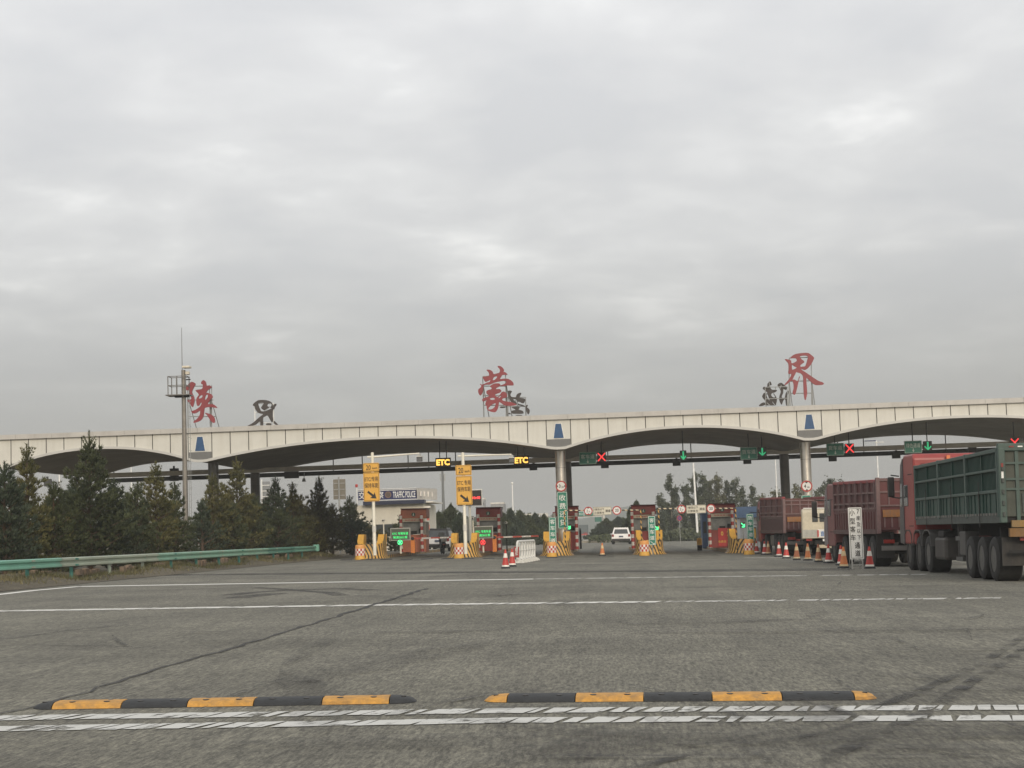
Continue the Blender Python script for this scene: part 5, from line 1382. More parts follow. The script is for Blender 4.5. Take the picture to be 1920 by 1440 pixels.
for a, b in zip(main[:-1], main[1:]):
    MB().box((.05, (a + b) / 2, (ZB + ZT) / 2 + .08), (.07, .05, ZT - ZB - .14)).build('mid_post', TGRN, t)
z1, z2 = ZB + .22 + .52, ZB + .22 + 1.02
for z, h_ in ((ZT - .04, .09), (z2, .06), (z1, .075)):
    MB().box((.03, L / 2, z), (.09, L, h_)).build('side_rail', TGRN2, t, bevel=.01)
    MB().box((W - .03, L / 2, z), (.09, L, h_)).build('side_rail', TGRN2, t)
sl = MB(); k = .18
while k < L - .1:
    sl.box((.075, k, (z1 + ZT) / 2), (.035, .05, ZT - z1 - .06)); k += .135
tag(sl.build('upper_slats', TGRN, t), kind=None)
lp = MB(); lp.box((.07, L / 2, (ZB + .22 + z1) / 2), (.04, L - .1, z1 - ZB - .22)); lp.build('lower_panel', TGRN, t)
lr = MB()
for i, (a, b) in enumerate(zip(main[:-1], main[1:])):
    for q in (.12, .30, .42, .62, .78, .90): lr.box((.045, a + (b - a) * q, (ZB + .22 + z1) / 2), (.035, .08, z1 - ZB - .26))
lr.build('lower_ribs', TGRN, t)
hk = MB(); random.seed(5)
for k in range(34): hk.box((-.02, .25 + k * .31 + random.uniform(-.06, .06), ZB + .21), (.04, .05, .06))
hk.build('lashing_hooks', mat('hook_grey', (.22, .21, .19), .5), t)
st = MB()
for y in (2.0, 5.4, 9.0): st.box((-.033, y, ZB + .45), (.012, .035, 1.1))
st.build('lashing_straps', BLK, t)
# rear gate
gt = MB().box((W / 2, -.02, (ZB + ZT) / 2 + .1), (W - .12, .06, ZT - ZB - .1)).build('rear_gate', TBACK, t)
MB().box((W / 2, -.05, ZT + .02), (W + .02, .16, .18)).build('gate_header', TGRN2, t, bevel=.02)
for x in (.07, W - .07): MB().box((x, -.06, (ZB + ZT) / 2), (.16, .16, ZT - ZB)).build('corner_post', TGRN2, t, bevel=.02)
for x in (.42, .72, 1.02, 1.25, 1.6, 2.0): MB().box((x, -.07, (ZB + ZT) / 2 + .55 if x != .42 else (ZB + ZT) / 2), (.045 if x != .42 else .08, .05, .72 if x != .42 else ZT - ZB - .1)).build('gate_bar', TGRN2, gt)
for z in (ZT - .35, ZT - .72, z1 + .04): MB().box((W / 2, -.075, z), (W - .3, .045, .05)).build('gate_rail', TGRN2, gt)
for k in range(8): MB().box((.55 + k * .23, -.065, z1 - .28), (.07, .05, .44)).build('gate_rib', TDECK, gt)
rf = MB(); rf.box((.07, -.15, ZT - .42), (.05, .012, .14), 0); rf.box((.07, -.15, ZT - .60), (.05, .012, .2), 1)
for q in range(3): rf.box((.30 + q * .2, -.14, ZT + .03), (.11, .012, .03), q % 2)
rf.build('reflective_tape', [TAIL, LETW], t)
for k in range(5): MB().tube((.075, -.15, ZB + .15 + k * .26), (.075, -.15, ZB + .25 + k * .26), .035, .035, 8).build('hinge', TDECK, t)
MB().box((.55, -.10, ZB - .02), (.62, .10, .16)).build('marker_board', mat('marker_yellow', (.26, .15, .035), .6, dirt=.9, scale=9), t)
MB().box((W / 2, -.04, ZB - .22), (W - .4, .16, .20)).build('rear_beam', mat('rusty_orange_beam', (.19, .095, .022), .6, dirt=.9, scale=7), t)
MB().box((W / 2, .0, .70), (W - .4, .08, .06)).build('underrun_bar', CHAS, t)
for x in (.14, W - .74): MB().box((x + .30, .20, .70), (.74, .03, .66)).build('mudflap', mat('dusty_flap', (.032, .03, .028), .85, var=.2, dirt=.4), t)
for x in (.62, W - .62): MB().box((x, .03, ZB - .35), (.34, .06, .12)).build('tail_light', TAIL, t)
MB().box((.62, .75, 1.06), (.9, .05, .4)).build('fender_board', CHAS, t)
for y in (.95, 2.25, 3.6):
    wheel(t, .03, y, dual=True, rimm=mat('dusty_rim', (.10, .097, .09), .55, .3, dirt=.4)); wheel(t, W - .03, y, side=1, dual=True)
    MB().tube((.4, y, .52), (W - .4, y, .52), .09, .09, 8).build('axle', CHAS, t)
for x in (.85, W - .85): MB().box((x, L / 2 - .6, ZB - .16), (.14, L - 1.6, .32)).build('frame_rail', CHAS, t)
MB().box((.25, 4.65, .86), (.36, .75, .62)).build('tool_box', mat('dusty_box', (.075, .07, .065), .7, dirt=.5), t, bevel=.03)
for y in (5.35, 5.75):
    MB().box((.22, y, .92), (.06, .06, .95)).build('landing_leg', mat('dusty_leg', (.10, .097, .09), .7), t)
for z in (.98, .44): MB().box((.2, 5.5, z), (.09, .85, .11)).build('leg_crossbar', mat('dusty_leg', (.10, .097, .09), .7), t)
MB().box((.35, 7.55, .70), (.62, 1.5, .62)).build('fuel_tank', mat('tank_grime', (.045, .04, .037), .6, .2, dirt=.5), t, bevel=.08)
MB().box((.30, 7.4, 1.10), (.5, .8, .18)).build('battery_box', CHAS, t, bevel=.03)
for y, d in ((9.3, True), (10.75, False), (12.35, False)):
    wheel(t, .04, y, dual=d, rimm=RIM if not d else mat('dusty_rim', (.10, .097, .09))); wheel(t, W - .04, y, side=1, dual=d)
    m_ = MB(); prof = [(y - .68, .75), (y - .58, 1.10), (y - .3, 1.22), (y + .3, 1.22), (y + .58, 1.10), (y + .68, .75), (y + .64, .75), (y + .54, 1.06), (y + .28, 1.18), (y - .28, 1.18), (y - .54, 1.06), (y - .64, .75)]
    m_.prism(prof, .0, .62, 'x').build('fender', mat('dusty_fender', (.06, .057, .054), .6, dirt=.4), t)
MB().box((W / 2, 10.6, .85), (.9, 5.4, .28)).build('tractor_frame', CHAS, t)
truck_cab(t, 11.15, 2.45, 2.46, .78, 3.50, CABR, CABG, mirror_x=.30)
# roof fairing panels
rfp = MB()
for a, b in ((.25, .9), (1.0, 1.45), (1.6, 2.2)):
    rfp.box(((a + b) / 2, 11.135, 3.18), (b - a, .02, .02)); rfp.box((a, 11.135, 3.0), (.02, .02, .36)); rfp.box((b, 11.135, 3.0), (.02, .02, .36))
rfp.build('fairing_lines', mat('fairing_line_red', (.22, .03, .03), .5), t)  # panel lines of the fairing in a darker red
MB().box((1.05, 11.06, 3.1), (.10, .12, .62)).build('roof_marker', mat('orange_marker', (.75, .20, .07), .5), t)

# small cream truck
px0 = at(1504, 1000, 76.5).x
t = thing('light_truck', 'small cream flatbed truck seen from behind between the two red trucks', 'truck', (px0, 76.5, gz(px0)), R(-5.6), tilt=True)
W = 1.9
MB().box((W / 2, 1.6, .92), (W, 3.3, .10)).build('bed', VCREAM, t)
for x in (.03, W - .03): MB().box((x, 1.6, 1.10), (.05, 3.3, .30)).build('bed_side', VCREAM, t)
MB().box((W / 2, -.03, 1.08), (W, .05, .34)).build('tailgate', mat('grey_tailgate', (.42, .41, .36), .6, dirt=.4), t)
pb = MB().box((W * .66, -.08, 1.08), (W * .62, .02, .36)).build('number_board', mat('board_cream', (.74, .72, .66), .5), t)
for i, (ch, x) in enumerate((('直', .46), ('J', .66), ('出', .88))): txt(ch, (W * x, -.095, 1.07), (.17, .22), LETB if i != 1 else LETK, t, bold=.05)
for x in (.36, .60, .97): MB().box((W * x, -.095, 1.24 if x > .4 else 1.08), (.18 if x > .4 else .06, .01, .03 if x > .4 else .3)).build('red_mark', LETR, t)
cb = MB().prism([(3.35, .85), (5.1, .75), (5.15, 1.25), (4.75, 2.12), (4.5, 2.22), (3.5, 2.22), (3.35, 2.1)], .03, W - .03, 'x').build('cab', VCREAM, t, bevel=.07)
MB().box((W * .34, 3.33, 1.80), (.26, .03, .40)).build('rear_window', GLASS, cb, bevel=.03); MB().box((W * .58, 3.33, 1.80), (.50, .03, .40)).build('rear_window', GLASS, cb, bevel=.03)
MB().tube((.12, 3.45, 2.24), (W - .12, 3.45, 2.24), .025, .025, 6).build('roof_trim', WHITE, cb)
MB().box((W * .6, -.03, .78), (.52, .04, .10)).build('plate', LETW, t)
MB().box((W * .62, -.02, .50), (.95, .06, .14)).build('rear_bumper', mat('bumper_cream', (.5, .42, .3), .6, dirt=.5), t)
for x in (.28, W - .28): MB().box((x, -.05, .80), (.26, .05, .10)).build('tail_light', TAIL, t)
MB().box((W / 2, 2.4, .66), (.8, 4.6, .22)).build('chassis', CHAS, t)
for y in (.9, 4.2): wheel(t, .1, y, r=.38, w=.22); wheel(t, W - .1, y, r=.38, w=.22, side=1)

def suv(name, lab, loc, rz, paint, W=1.9, L=4.7, H=1.72, black_top=False):
    t = thing(name, lab, 'car', loc, rz, tilt=True)
    hw = W / 2
    low = [(0.05, .38), (.0, .62), (.06, 1.0), (L - .9 - .5, 1.02), (L - .25, .90), (L, .65), (L - .02, .35), (L - .5, .30), (.5, .30)]
    MB().prism(low, -hw, hw, 'x').build('body', paint, t, bevel=.06)
    # greenhouse with tumblehome
    base = [(.08, .99), (L - 1.35, 1.0)]; zt = H
    b = [(-hw + .04, .08), (hw - .04, .08), (hw - .04, L - 1.35), (-hw + .04, L - 1.35)]; tp = [(-hw + .24, .42), (hw - .24, .42), (hw - .24, L - 2.25), (-hw + .24, L - 2.25)]
    vs = [(x, y, .98) for x, y in b] + [(x, y, zt - .06) for x, y in tp]
    fs = [(0, 1, 5, 4), (1, 2, 6, 5), (2, 3, 7, 6), (3, 0, 4, 7), (4, 5, 6, 7), (3, 2, 1, 0)]
    gh = MB().add(vs, fs).build('cabin', paint if not black_top else BLK, t, bevel=.05)
    MB().box((0, (L - 2.25 + .42) / 2, zt - .045), (W - .5, L - 2.67, .07)).build('roof', paint if not black_top else BLK, t, bevel=.03)
    # rear window on the slanted back
    def back(u, z, e): # u -1..1
        f = (z - .98) / (zt - .06 - .98); y = .08 + .34 * f; w = hw - .04 - .20 * f
        return (u * w, y - e, z)
    MB().add([back(-.82, 1.08, .03), back(.82, 1.08, .03), back(.80, zt - .18, .03), back(-.80, zt - .18, .03)], [(0, 1, 2, 3)]).build('rear_window', GLASS, t, fix=False)
    for sg in (-1, 1):
        q = [(sg * (hw - .04 - .2 * f + .012), y, .98 + f * (zt - 1.04)) for y, f in ((.35, .12), (L - 1.75, .12), (L - 2.35, .82), (.58, .82))]
        MB().add(q, [(0, 1, 2, 3)]).build('side_window', GLASS, t, fix=False)
        MB().box((sg * (hw - .14), -.005, .90), (.22, .06, .24)).build('tail_light', TAIL, t, bevel=.02)
        MB().box((sg * (hw + .09), L - 1.75, 1.05), (.18, .10, .13)).build('door_mirror', paint, t, bevel=.03)
        MB().tube((sg * (hw - .3), .5, zt + .01), (sg * (hw - .3), L - 2.5, zt + .01), .02, .02, 6).build('roof_rail', GALV, t)
    MB().box((0, -.02, .46), (W - .06, .16, .22)).build('rear_bumper', BLK, t, bevel=.04)
    MB().box((0, -.025, .80), (.44, .02, .14)).build('plate', mat('plate_dark', (.05, .07, .12), .5), t)
    for k, x in enumerate((-.45, .45)): MB().lathe([(.09, 1.02), (.10, 1.2), (.0, 1.28)], 12).build('headrest', mat('seat_fabric', (.35, .28, .22), .8), t, loc=(x, .75, .1))
    for y in (.85, L - .95):
        wheel(t, -hw + .0, y, r=.36, w=.24); wheel(t, hw - .0, y, r=.36, w=.24, side=1)
    return t
p = gx(1164.5, 170); p = G(1165, 1020.5)
suv('parked_car', 'white suv driving away in the lane with the single cone', Vector((at(1164, 1000, p.y).x, p.y, gz(p.x))), R(-1.5), CARW, W=1.95)
Y = 128.0; x = at(820, 1010, Y).x
s = suv('parked_car', 'white suv with black roof waiting behind the leftmost barrier arm', (x, Y, gz(x)), R(-3), CARW, W=1.85, H=1.75, black_top=True)
# scooter behind the second island
Y = 112.0; x = at(831, 1010, Y).x
t = thing('scooter', 'dark parked scooter left of the second island behind the barrier arm', 'scooter', (x, Y, gz(x)), R(12))
for y in (0, 1.25):
    MB().lathe([(.16, -.06), (.27, -.05), (.29, 0), (.27, .05), (.16, .06)], 20, M=Matrix.Translation((0, y, .29)) @ Matrix.Rotation(PI / 2, 4, 'Y')).build('wheel', TYRE, t, smooth=True)
MB().prism([(-.1, .5), (.1, .38), (.7, .32), (1.0, .4), (1.12, .95), (1.02, 1.0), (.85, .5), (.62, .45), (.55, .75), (-.2, .78), (-.3, .66)], -.16, .16, 'x').build('body', BLK, t, bevel=.05)
MB().box((0, .15, .82), (.26, .7, .10)).build('seat', CHAS, t, bevel=.04)
MB().tube((-.34, 1.0, 1.06), (.34, 1.0, 1.06), .02, .02, 8).build('handlebar', GALV, t)
MB().tube((0, 1.05, 1.02), (0, 1.24, .35), .04, .035, 8).build('fork', GALV, t)
MB().prism([(1.02, .95), (1.10, 1.4), (1.07, 1.42), (.98, .97)], -.2, .2, 'x').build('windscreen', mat('clear_screen', (.4, .42, .42), .2), t)
MB().box((0, -.42, .95), (.36, .32, .30)).build('top_box', mat('box_white', (.5, .5, .5), .5), t, bevel=.05)
MB().box((0, -.30, .62), (.16, .04, .07)).build('tail_light', TAIL, t)

# ticket cabinet behind the centre booth
c, w, h = cxw(1086, 994, 1090.5, 1014, 112)
t = thing('ticket_cabinet', 'narrow black ticket cabinet right of the centre toll booth', 'cabinet', (c.x, 112, gz(c.x) + .2))
MB().box((0, 0, (c.z + h / 2 - gz(c.x) - .2) / 2), (w, .4, c.z + h / 2 - gz(c.x) - .2)).build('cabinet_body', BLK, t, bevel=.02)
MB().box((0, -.21, 1.2), (w * .7, .02, .3)).build('cabinet_screen', GLASS, t)

# ============================================================ STEEL MAST
Ym = 84.0
x = at(347.5, 930, Ym).x; g = gz(x) + .1
t = thing('camera_mast', 'tall grey steel mast with a basket platform, camera and whip antenna', 'mast', (x, Ym, g))
def zm(py, px=345): return at(px, py, Ym).z - g
MB().lathe([(.15, 0), (.13, 3), (.105, zm(694)), (0, zm(693.5))], 20).build('pole', mat('mast_steel', (.24, .22, .19), .5, .4, dirt=.3), t, smooth=True)
MB().tube((-.06, 0, zm(700)), (-.06, 0, zm(614)), .022, .012, 6).build('antenna', DSTEEL, t)
lad = MB()
for sx in (.20, .30): lad.tube((sx, .0, .3), (sx, 0, zm(742)), .016, .016, 6)
for k in range(int((zm(742) - .3) / .32)): lad.tube((.20, 0, .5 + k * .32), (.30, 0, .5 + k * .32), .011, .011, 5)
for k in range(int((zm(742) - .3) / .62)): lad.tube((.30, -.02, .6 + k * .62), (.37, -.02, .63 + k * .62), .012, .012, 5)
lad.build('ladder', GALV, t)
bk = MB(); zb0, zb1 = zm(740), zm(706); xa, xb = -.72, .20
for y in (-.32, .42):
    for xx in (xa, xb - .02, (xa + xb) / 2 if y < 0 else xa + .25): bk.box((xx, y, (zb0 + zb1) / 2), (.04, .04, zb1 - zb0))
    for z in (zb1, (zb0 + zb1) / 2): bk.box(((xa + xb) / 2, y, z), (xb - xa, .035, .035))
for xx in (xa, xb):
    for z in (zb1, (zb0 + zb1) / 2): bk.box((xx, .05, z), (.035, .76, .035))
bk.build('basket_rail', DSTEEL, t)
MB().box((-.24, .05, zb0 - .03), (1.18, .95, .05)).build('platform', DSTEEL, t)
MB().box((-.10, .05, zb0 - .09), (.7, .3, .08)).build('platform_bracket', CHAS, t)
MB().box((.22, -.02, zm(700)), (.20, .26, .16)).build('camera', mat('camera_cream', (.66, .60, .48), .5), t, bevel=.03)
MB().box((.20, -.1, zm(689)), (.38, .5, .10)).build('camera_hood', mat('camera_cream', (.66, .60, .48), .5), t, bevel=.02)
MB().box((.2, .0, zm(712)), (.3, .1, .05)).build('camera_arm', CHAS, t)

# ============================================================ POLICE BUILDING
Yp = 138.0
def P(px, py, Y=Yp): return at(px, py, Y)
xl = P(672, 960).x; xr = P(782.5, 960).x
gp = gz((xl + xr) / 2)
t = thing('police_building', 'low cream police building with a navy TRAFFIC POLICE sign band', 'building', ((xl + xr) / 2, Yp, gp))
hw = (xr - xl) / 2; cx0 = (xl + xr) / 2
zt = P(750, 916).z - gp; zs = P(750, 937.5).z - gp; ze = P(750, 945).z - gp
D = 10
xw = P(808, 960, Yp + .6).x - cx0
MB().box(((xw - hw - .6) / 2 - .2, .6 + D / 2, ze / 2), (xw + hw - .2, D, ze)).build('wall', WALLW, t)
MB().box((0, .22, (zt + zs) / 2), (2 * hw, .30, zt - zs)).build('sign_band', NAVY, t)
MB().prism([(hw - .05, .07), (hw + .02, .07), (hw + 1.25, 4.2), (hw + 1.15, 4.2)], zs, zt, 'z').build('side_band', mat('side_band_cream', (.50, .47, .42), .6), t)
for z in (zt, zs + .04, zt - .10): MB().box((0, .05, z), (2 * hw, .06, .05)).build('band_edge', LETW, t)
MB().box((.5, .6, zs - .18), (2 * hw + .2, 1.2, .30)).build('eave', mat('eave_blue', (.010, .014, .04), .5), t)
MB().box((xw - .8, 5.2, zs - .2), (1.9, 8, .10)).build('side_canopy', BEAMG, t)
MB().box((hw - .1, .9, ze - .3), (2.2, .5, .16)).build('side_canopy', BEAMG, t)
def local(px): return P(px, 925).x - cx0
txt('TRAFFIC POLICE', ((local(736) + local(779)) / 2, .06, (zt + zs) / 2 - .02), (local(779) - local(737), .52), LETW, t, bold=.015)
for k, ch in enumerate('交通警察'): txt(ch, (local(678) + k * (local(713) - local(678)) / 3, .06, (zt + zs) / 2), (.52, .58), LETW, t, bold=.02)
disc(.26, (local(727.5), .05, (zt + zs) / 2), .04).build('emblem', mat('emblem_bronze', (.10, .07, .05), .5), t)
ring(.26, .2, (local(727.5), .02, (zt + zs) / 2), .02).build('emblem_ring', mat('emblem_ring', (.22, .13, .09), .5), t)
for k in range(4): MB().box((hw + .25 + k * .22, .75 + k * .85, (zt + zs) / 2), (.12, .45, .42)).build('side_lettering', mat('side_letter_white', (.70, .66, .60), .5), t)
MB().box((local(715) , .58, 1.7), (2.1, .06, 1.0)).build('window', GLASS, t)
MB().box((local(757), .58, 1.2), (1.2, .06, 2.3)).build('door', GLASS, t)
mb = MB(); 
for k in range(3): mb.box((local(800), .57, 2.6 - k * .75), (.22, .02, .4))
mb.build('wall_characters', mat('faint_red', (.50, .16, .12), .7), t)
MB().tube((-hw - .1, .1, zs - .4), (-hw - .1, .1, zt + .2), .04, .04, 8).build('flag_stand', LETW, t)
MB().box((-hw - .12, .1, zt + .35), (.22, .12, .26)).build('beacon', REDP, t, bevel=.05)

# clock board on white pole
Yk = 124.0
c, w, h = cxw(856, 918.5, 905, 948, Yk)
t = thing('clock_board', 'black LED clock board with red digits behind the right yellow sign', 'led board', (c.x, Yk, gz(c.x)))
cz = c.z - gz(c.x)
MB().box((0, 0, cz), (w, .22, h)).build('frame', WHITE, t, bevel=.02)
MB().box((0, -.115, cz - .02), (w - .12, .02, h - .12)).build('screen', LEDP, t)
txt('10:48', (w * .26, -.135, cz - .02), (w * .32, h * .16), LEDR, t, bold=.04)
xk = at(882, 1000, Yk).x - c.x
MB().tube((xk, .1, 0), (xk, .1, cz), .11, .10, 14).build('pole', POLEW, t, smooth=True)
xk = at(875.5, 1000, Yk).x - c.x
MB().box((xk, .3, 1.6), (.22, .16, 1.6)).build('rear_post', GALV, t)

# cell tower
Yt = 170.0
a = at(829.5, 876, Yt); b = at(832.5, 985, Yt)
t = thing('cell_tower', 'slim grey phone mast with white panel antennas behind the police building', 'mast', (b.x, Yt, gz(b.x)))
H = a.z - gz(b.x)
MB().tube((0, 0, 0), (0, 0, H - .3), .22, .10, 14).build('tower_pole', mat('tower_grey', (.17, .175, .17), .6), t, smooth=True)
MB().tube((0, 0, H - .5), (0, 0, H + .5), .03, .03, 6).build('lightning_rod', GALV, t)
zz1 = at(830, 895, Yt).z - gz(b.x)
for dx in (-.22, .22, .05):
    o = MB().box((dx, -.1 if dx != .05 else .25, zz1), (.10, .07, .72)).build('panel_antenna', GALV, t)
    MB().tube((0, 0, zz1 + .3), (dx, -.05, zz1 + .3), .015, .015, 5).tube((0, 0, zz1 - .35), (dx, -.05, zz1 - .35), .015, .015, 5).build('antenna_arm', GALV, t)

# backs of road signs seen past the pines
def back_sign(x0_, y0_, x1_, y1_, Y, lab, m, post_px, frame_m=GALV):
    c, w, h = cxw(x0_, y0_, x1_, y1_, Y)
    t = thing('road_sign', lab, 'road sign', (c.x, Y, gz(c.x)), group='road signs seen from behind')
    cz = c.z - gz(c.x)
    plate(w, h, .04, .06, (0, 0, cz)).build('sign_back', m, t)
    for k in range(3): MB().box((0, -.05, cz + h * (.3 - .3 * k)), (w * .9, .04, .06)).build('rib', frame_m, t)
    xx = at(post_px, 960, Y).x - c.x
    MB().tube((xx, -.1, 0), (xx, -.1, cz + h * .62), .07, .06, 10).build('post', frame_m, t, smooth=True)
back_sign(624.5, 899, 648.5, 936, 128, 'brownish back of a rectangular road sign left of the police building', mat('sign_back_brown', (.20, .18, .14), .6), 637)
back_sign(491, 903, 507, 938, 130, 'grey back of a road sign beside the rear left canopy column', mat('sign_back_grey', (.24, .25, .25), .5), 492, LETW)
t = thing('lane_lamp', 'small grey lamp hanging below the dark canopy beam', 'lamp', at(570, 900, 112.1))
MB().box((0, 0, 0), (.24, .2, .22), taper=(.6, .7)).build('lamp_housing', GALV, t); MB().tube((0, 0, .1), (0, .15, .5), .03, .03, 6).build('lamp_bracket', GALV, t)

# light poles beyond
for px, yt, Y, r_, head, lab in ((962.5, 908, 190, .085, 'ball', 'white lamp pole with a round head above the dark trees mid left'), (1307, 868, 216, .16, None, 'tall leaning white pole in front of the poplars'),
        (1459, 850, 140, .06, None, 'thin white pole beside the rear right canopy column'), (1651, 826, 150, .07, 'lamp', 'white street light with a dark solar head right of the columns'),
        (112, 862, 150, .09, None, 'white pole behind the leftmost pines'), (247, 852, 150, .06, None, 'thin white pole behind the largest pine')):
    b = at(px, 975, Y); a = at(px - 2, yt, Y); g = gz(b.x)
    t = thing('light_pole', lab, 'light pole', (b.x, Y, g), group='white poles beyond the canopy'); H = a.z - g
    if px == 1307: t.rotation_euler = (0, R(-1.0), 0)
    MB().tube((0, 0, 0), (0, 0, H), r_, r_ * .65, 12).build('pole', mat('pole_white', (.85, .84, .80), .4), t, smooth=True)
    if head == 'ball':
        MB().lathe([(.05, -.12), (.13, -.07), (.15, .03), (.12, .12), (0, .16)], 16).build('lamp_head', WHITE, t, smooth=True, loc=(0, 0, H + .1))
    if head == 'lamp':
        MB().box((-.55, 0, H), (.95, .5, .06), M=None).build('solar_panel', mat('solar_navy', (.02, .03, .10), .3), t)
        MB().box((.25, 0, H - .15), (.8, .2, .06)).build('lamp_head', WHITE, t)

# far gantry, signs, buildings and road traffic
def far_box(name, lab, cat, x0_, y0_, x1_, y1_, Y, m, parts=None, depth=8):
    c, w, h = cxw(x0_, y0_, x1_, y1_, Y); g = gz(c.x)
    t = thing(name, lab, cat, (c.x, Y, g)); zt = c.z + h / 2 - g
    MB().box((0, depth / 2, zt / 2), (w, depth, zt)).build('wall', m, t)
    if parts: parts(t, w, zt)
    return t
def win(nx, nz):
    def f(t, w, zt):
        for i in range(nx):
            for k in range(nz): MB().box((-w / 2 + w * (i + .5) / nx, -.03, zt * (.25 + .7 * (k + .5) / nz)), (w / nx * .55, .06, zt * .7 / nz * .5)).build('window', GLASS, t)
        MB().box((0, 4, zt + .3), (w * 1.04, 8.4, .6)).build('roof', BEAMG, t)
    return f
far_box('distant_building', 'hazy square building far behind the second toll booth', 'building', 920, 945.5, 946, 995, 600, HAZYB, win(4, 4), 14)
far_box('distant_building', 'narrow hazy tower far behind, right of the red clock', 'building', 905, 936.5, 910.5, 995, 640, HAZYB, win(1, 5), 6)
def shed_roof(t, w, zt):
    MB().prism([(-.6, zt - .1), (7, zt - .1), (7, zt + 1.5), (-.6, zt + 1.1)], -w / 2 - .3, w / 2 + .3, 'x').build('roof', ROOFB, t)
    MB().box((w * .2, -.04, 1.6), (1.0, .06, 1.1)).build('window', GLASS, t)
def site(px0, px1, yt, ym, Y, lab):
    c, w, h = cxw(px0, ym, px1, 995, Y); g = gz(c.x)
    t = thing('site_office', lab, 'building', (c.x, Y, g)); zm_ = at(px0, ym, Y).z - g; zt = at(px0, yt, Y).z - g
    MB().box((0, 4, zm_ / 2), (w, 8, zm_)).build('wall', mat('office_white', (.55, .55, .54), .7), t)
    MB().prism([(-.3, zm_), (8.2, zm_), (8.2, zt), (-.1, zt)], -w / 2 - .2, w / 2 + .2, 'x').build('roof', ROOFB, t)
    MB().box((w * .1, -.04, zm_ * .5), (w * .3, .06, zm_ * .35)).build('window', GLASS, t)
site(1387, 1428, 950.5, 971, 122, 'white site office with a blue roof behind the truck lane sign')
# blue tarpaulin covered stack beside the banner booth
c, w, h = cxw(1316, 976, 1328, 1020, 118)
t = thing('blue_cabin', 'small blue cabin left of the booth with the red banner', 'cabin', (c.x, 118, gz(c.x)))
MB().box((0, 1, 1.25), (w, 2, 2.4)).build('body', mat('cabin_blue', (.05, .09, .17), .6), t, bevel=.05); MB().box((0, 1, 2.5), (w + .1, 2.1, .1)).build('roof', ROOFB, t); MB().box((0, -.02, 1.5), (w * .6, .04, .8)).build('window', GLASS, t)
c, w, h = cxw(1307, 1010, 1316, 1024, 110)
t = thing('water_drum', 'small yellow drum on a stand left of the banner booth', 'drum', (c.x, 110, gz(c.x)))
MB().lathe([(.16, .35), (.17, .4), (.17, .75), (.15, .8), (0, .82)], 20).build('drum', YEL, t, smooth=True)
MB().box((0, 0, .17), (.3, .3, .34)).build('stand', CHAS, t)
# no-parking sign
c = at(1274, 971.5, 150); t = thing('round_sign', 'round blue and red no stopping sign on a thin post before the poplars', 'road sign', (c.x, 150, gz(c.x))); z = c.z - gz(c.x)
disc(.20, (0, 0, z), .03).build('sign_face', mat('sign_blue', (.03, .06, .25), .5), t); ring(.23, .175, (0, -.02, z), .02).build('red_ring', REDP, t)
MB().tube((-.13, -.02, z + .13), (.13, -.02, z - .13), .02, .02, 4).tube((.13, -.022, z + .13), (-.13, -.022, z - .13), .02, .02, 4).build('red_bars', REDP, t)
MB().tube((0, .03, 0), (0, .03, z), .03, .03, 8).build('post', GALV, t)
# far gantries
def gantry(x0_, x1_, yb, yt, Y, lab, m, truss=True, panels=()):
    a = at(x0_, yb, Y); b = at(x1_, yt, Y); g = gz(b.x)
    t = thing('sign_gantry', lab, 'gantry', (a.x, Y, gz(a.x)), group='distant gantries'); w = b.x - a.x; z0 = a.z - gz(a.x); z1 = b.z - gz(a.x)
    mb = MB(); th = .004 * Y / 6
    mb.box((w / 2, 0, z0), (w, th, th)); mb.box((w / 2, 0, z1), (w, th, th))
    if truss:
        n = 9
        for k in range(n + 1): mb.box((w * k / n, 0, (z0 + z1) / 2), (th * .7, th, abs(z1 - z0)))
    mb.build('truss', m, t)
    MB().tube((w - .2, 0, -1), (w - .2, 0, max(z0, z1)), th * 1.2, th, 8).build('leg', m, t)
    for (p0, q0, p1, q1, mm, s_) in panels:
        c, ww, hh = cxw(p0, q0, p1, q1, Y - .3)
        o = MB().box((c.x - a.x, -.3, c.z - gz(a.x)), (ww, .1, hh)).build('sign_panel', mm, t)
        if s_: txt(s_, (c.x - a.x, -.37, c.z - gz(a.x)), (ww * .8, hh * .55), LETW, t, bold=.015)
gantry(962, 1027, 973.5, 963.5, 420, 'hazy grey truss gantry far off above the dark trees', BEAMG)
gantry(1083, 1134, 969, 966, 300, 'long grey gantry with green signs seen through the car lane', BEAMG, False, ((1083.5, 960, 1094, 967.5, GRNS, '出口'), (1096, 961, 1112, 966.5, GRND, ''), (1115, 970, 1128, 978, mat('far_green', (.03, .14, .10), .6), '')))
# far lorry
Y = 430.0; x = at(1094, 1000, Y).x
t = thing('far_lorry', 'dark hazy lorry far down the road seen through the car lane', 'truck', (x, Y, gz(x)))
MB().box((0, 3, 2.0), (2.4, 6, 2.3)).build('cargo_box', mat('lorry_grey', (.10, .12, .12), .7), t, bevel=.05); MB().box((0, 0.1, .7), (2.2, .3, .3)).build('bumper', REDP, t); MB().box((.5, -.05, 1.05), (.9, .1, .3)).build('tail_board', TAIL, t)
for sx in (-.95, .95): MB().tube((sx - .2, 1, .5), (sx + .2, 1, .5), .5, .5, 16).build('wheel', TYRE, t)

# concrete median beyond the lanes with low hedge
o = MB().box((0, 30, .18), (7, 60, .36)).build('median_kerb', CONC, loc=(at(1128, 1010, 205).x + 1.0, 205, gz(at(1128, 1010, 205).x) - .1)); struct(o)

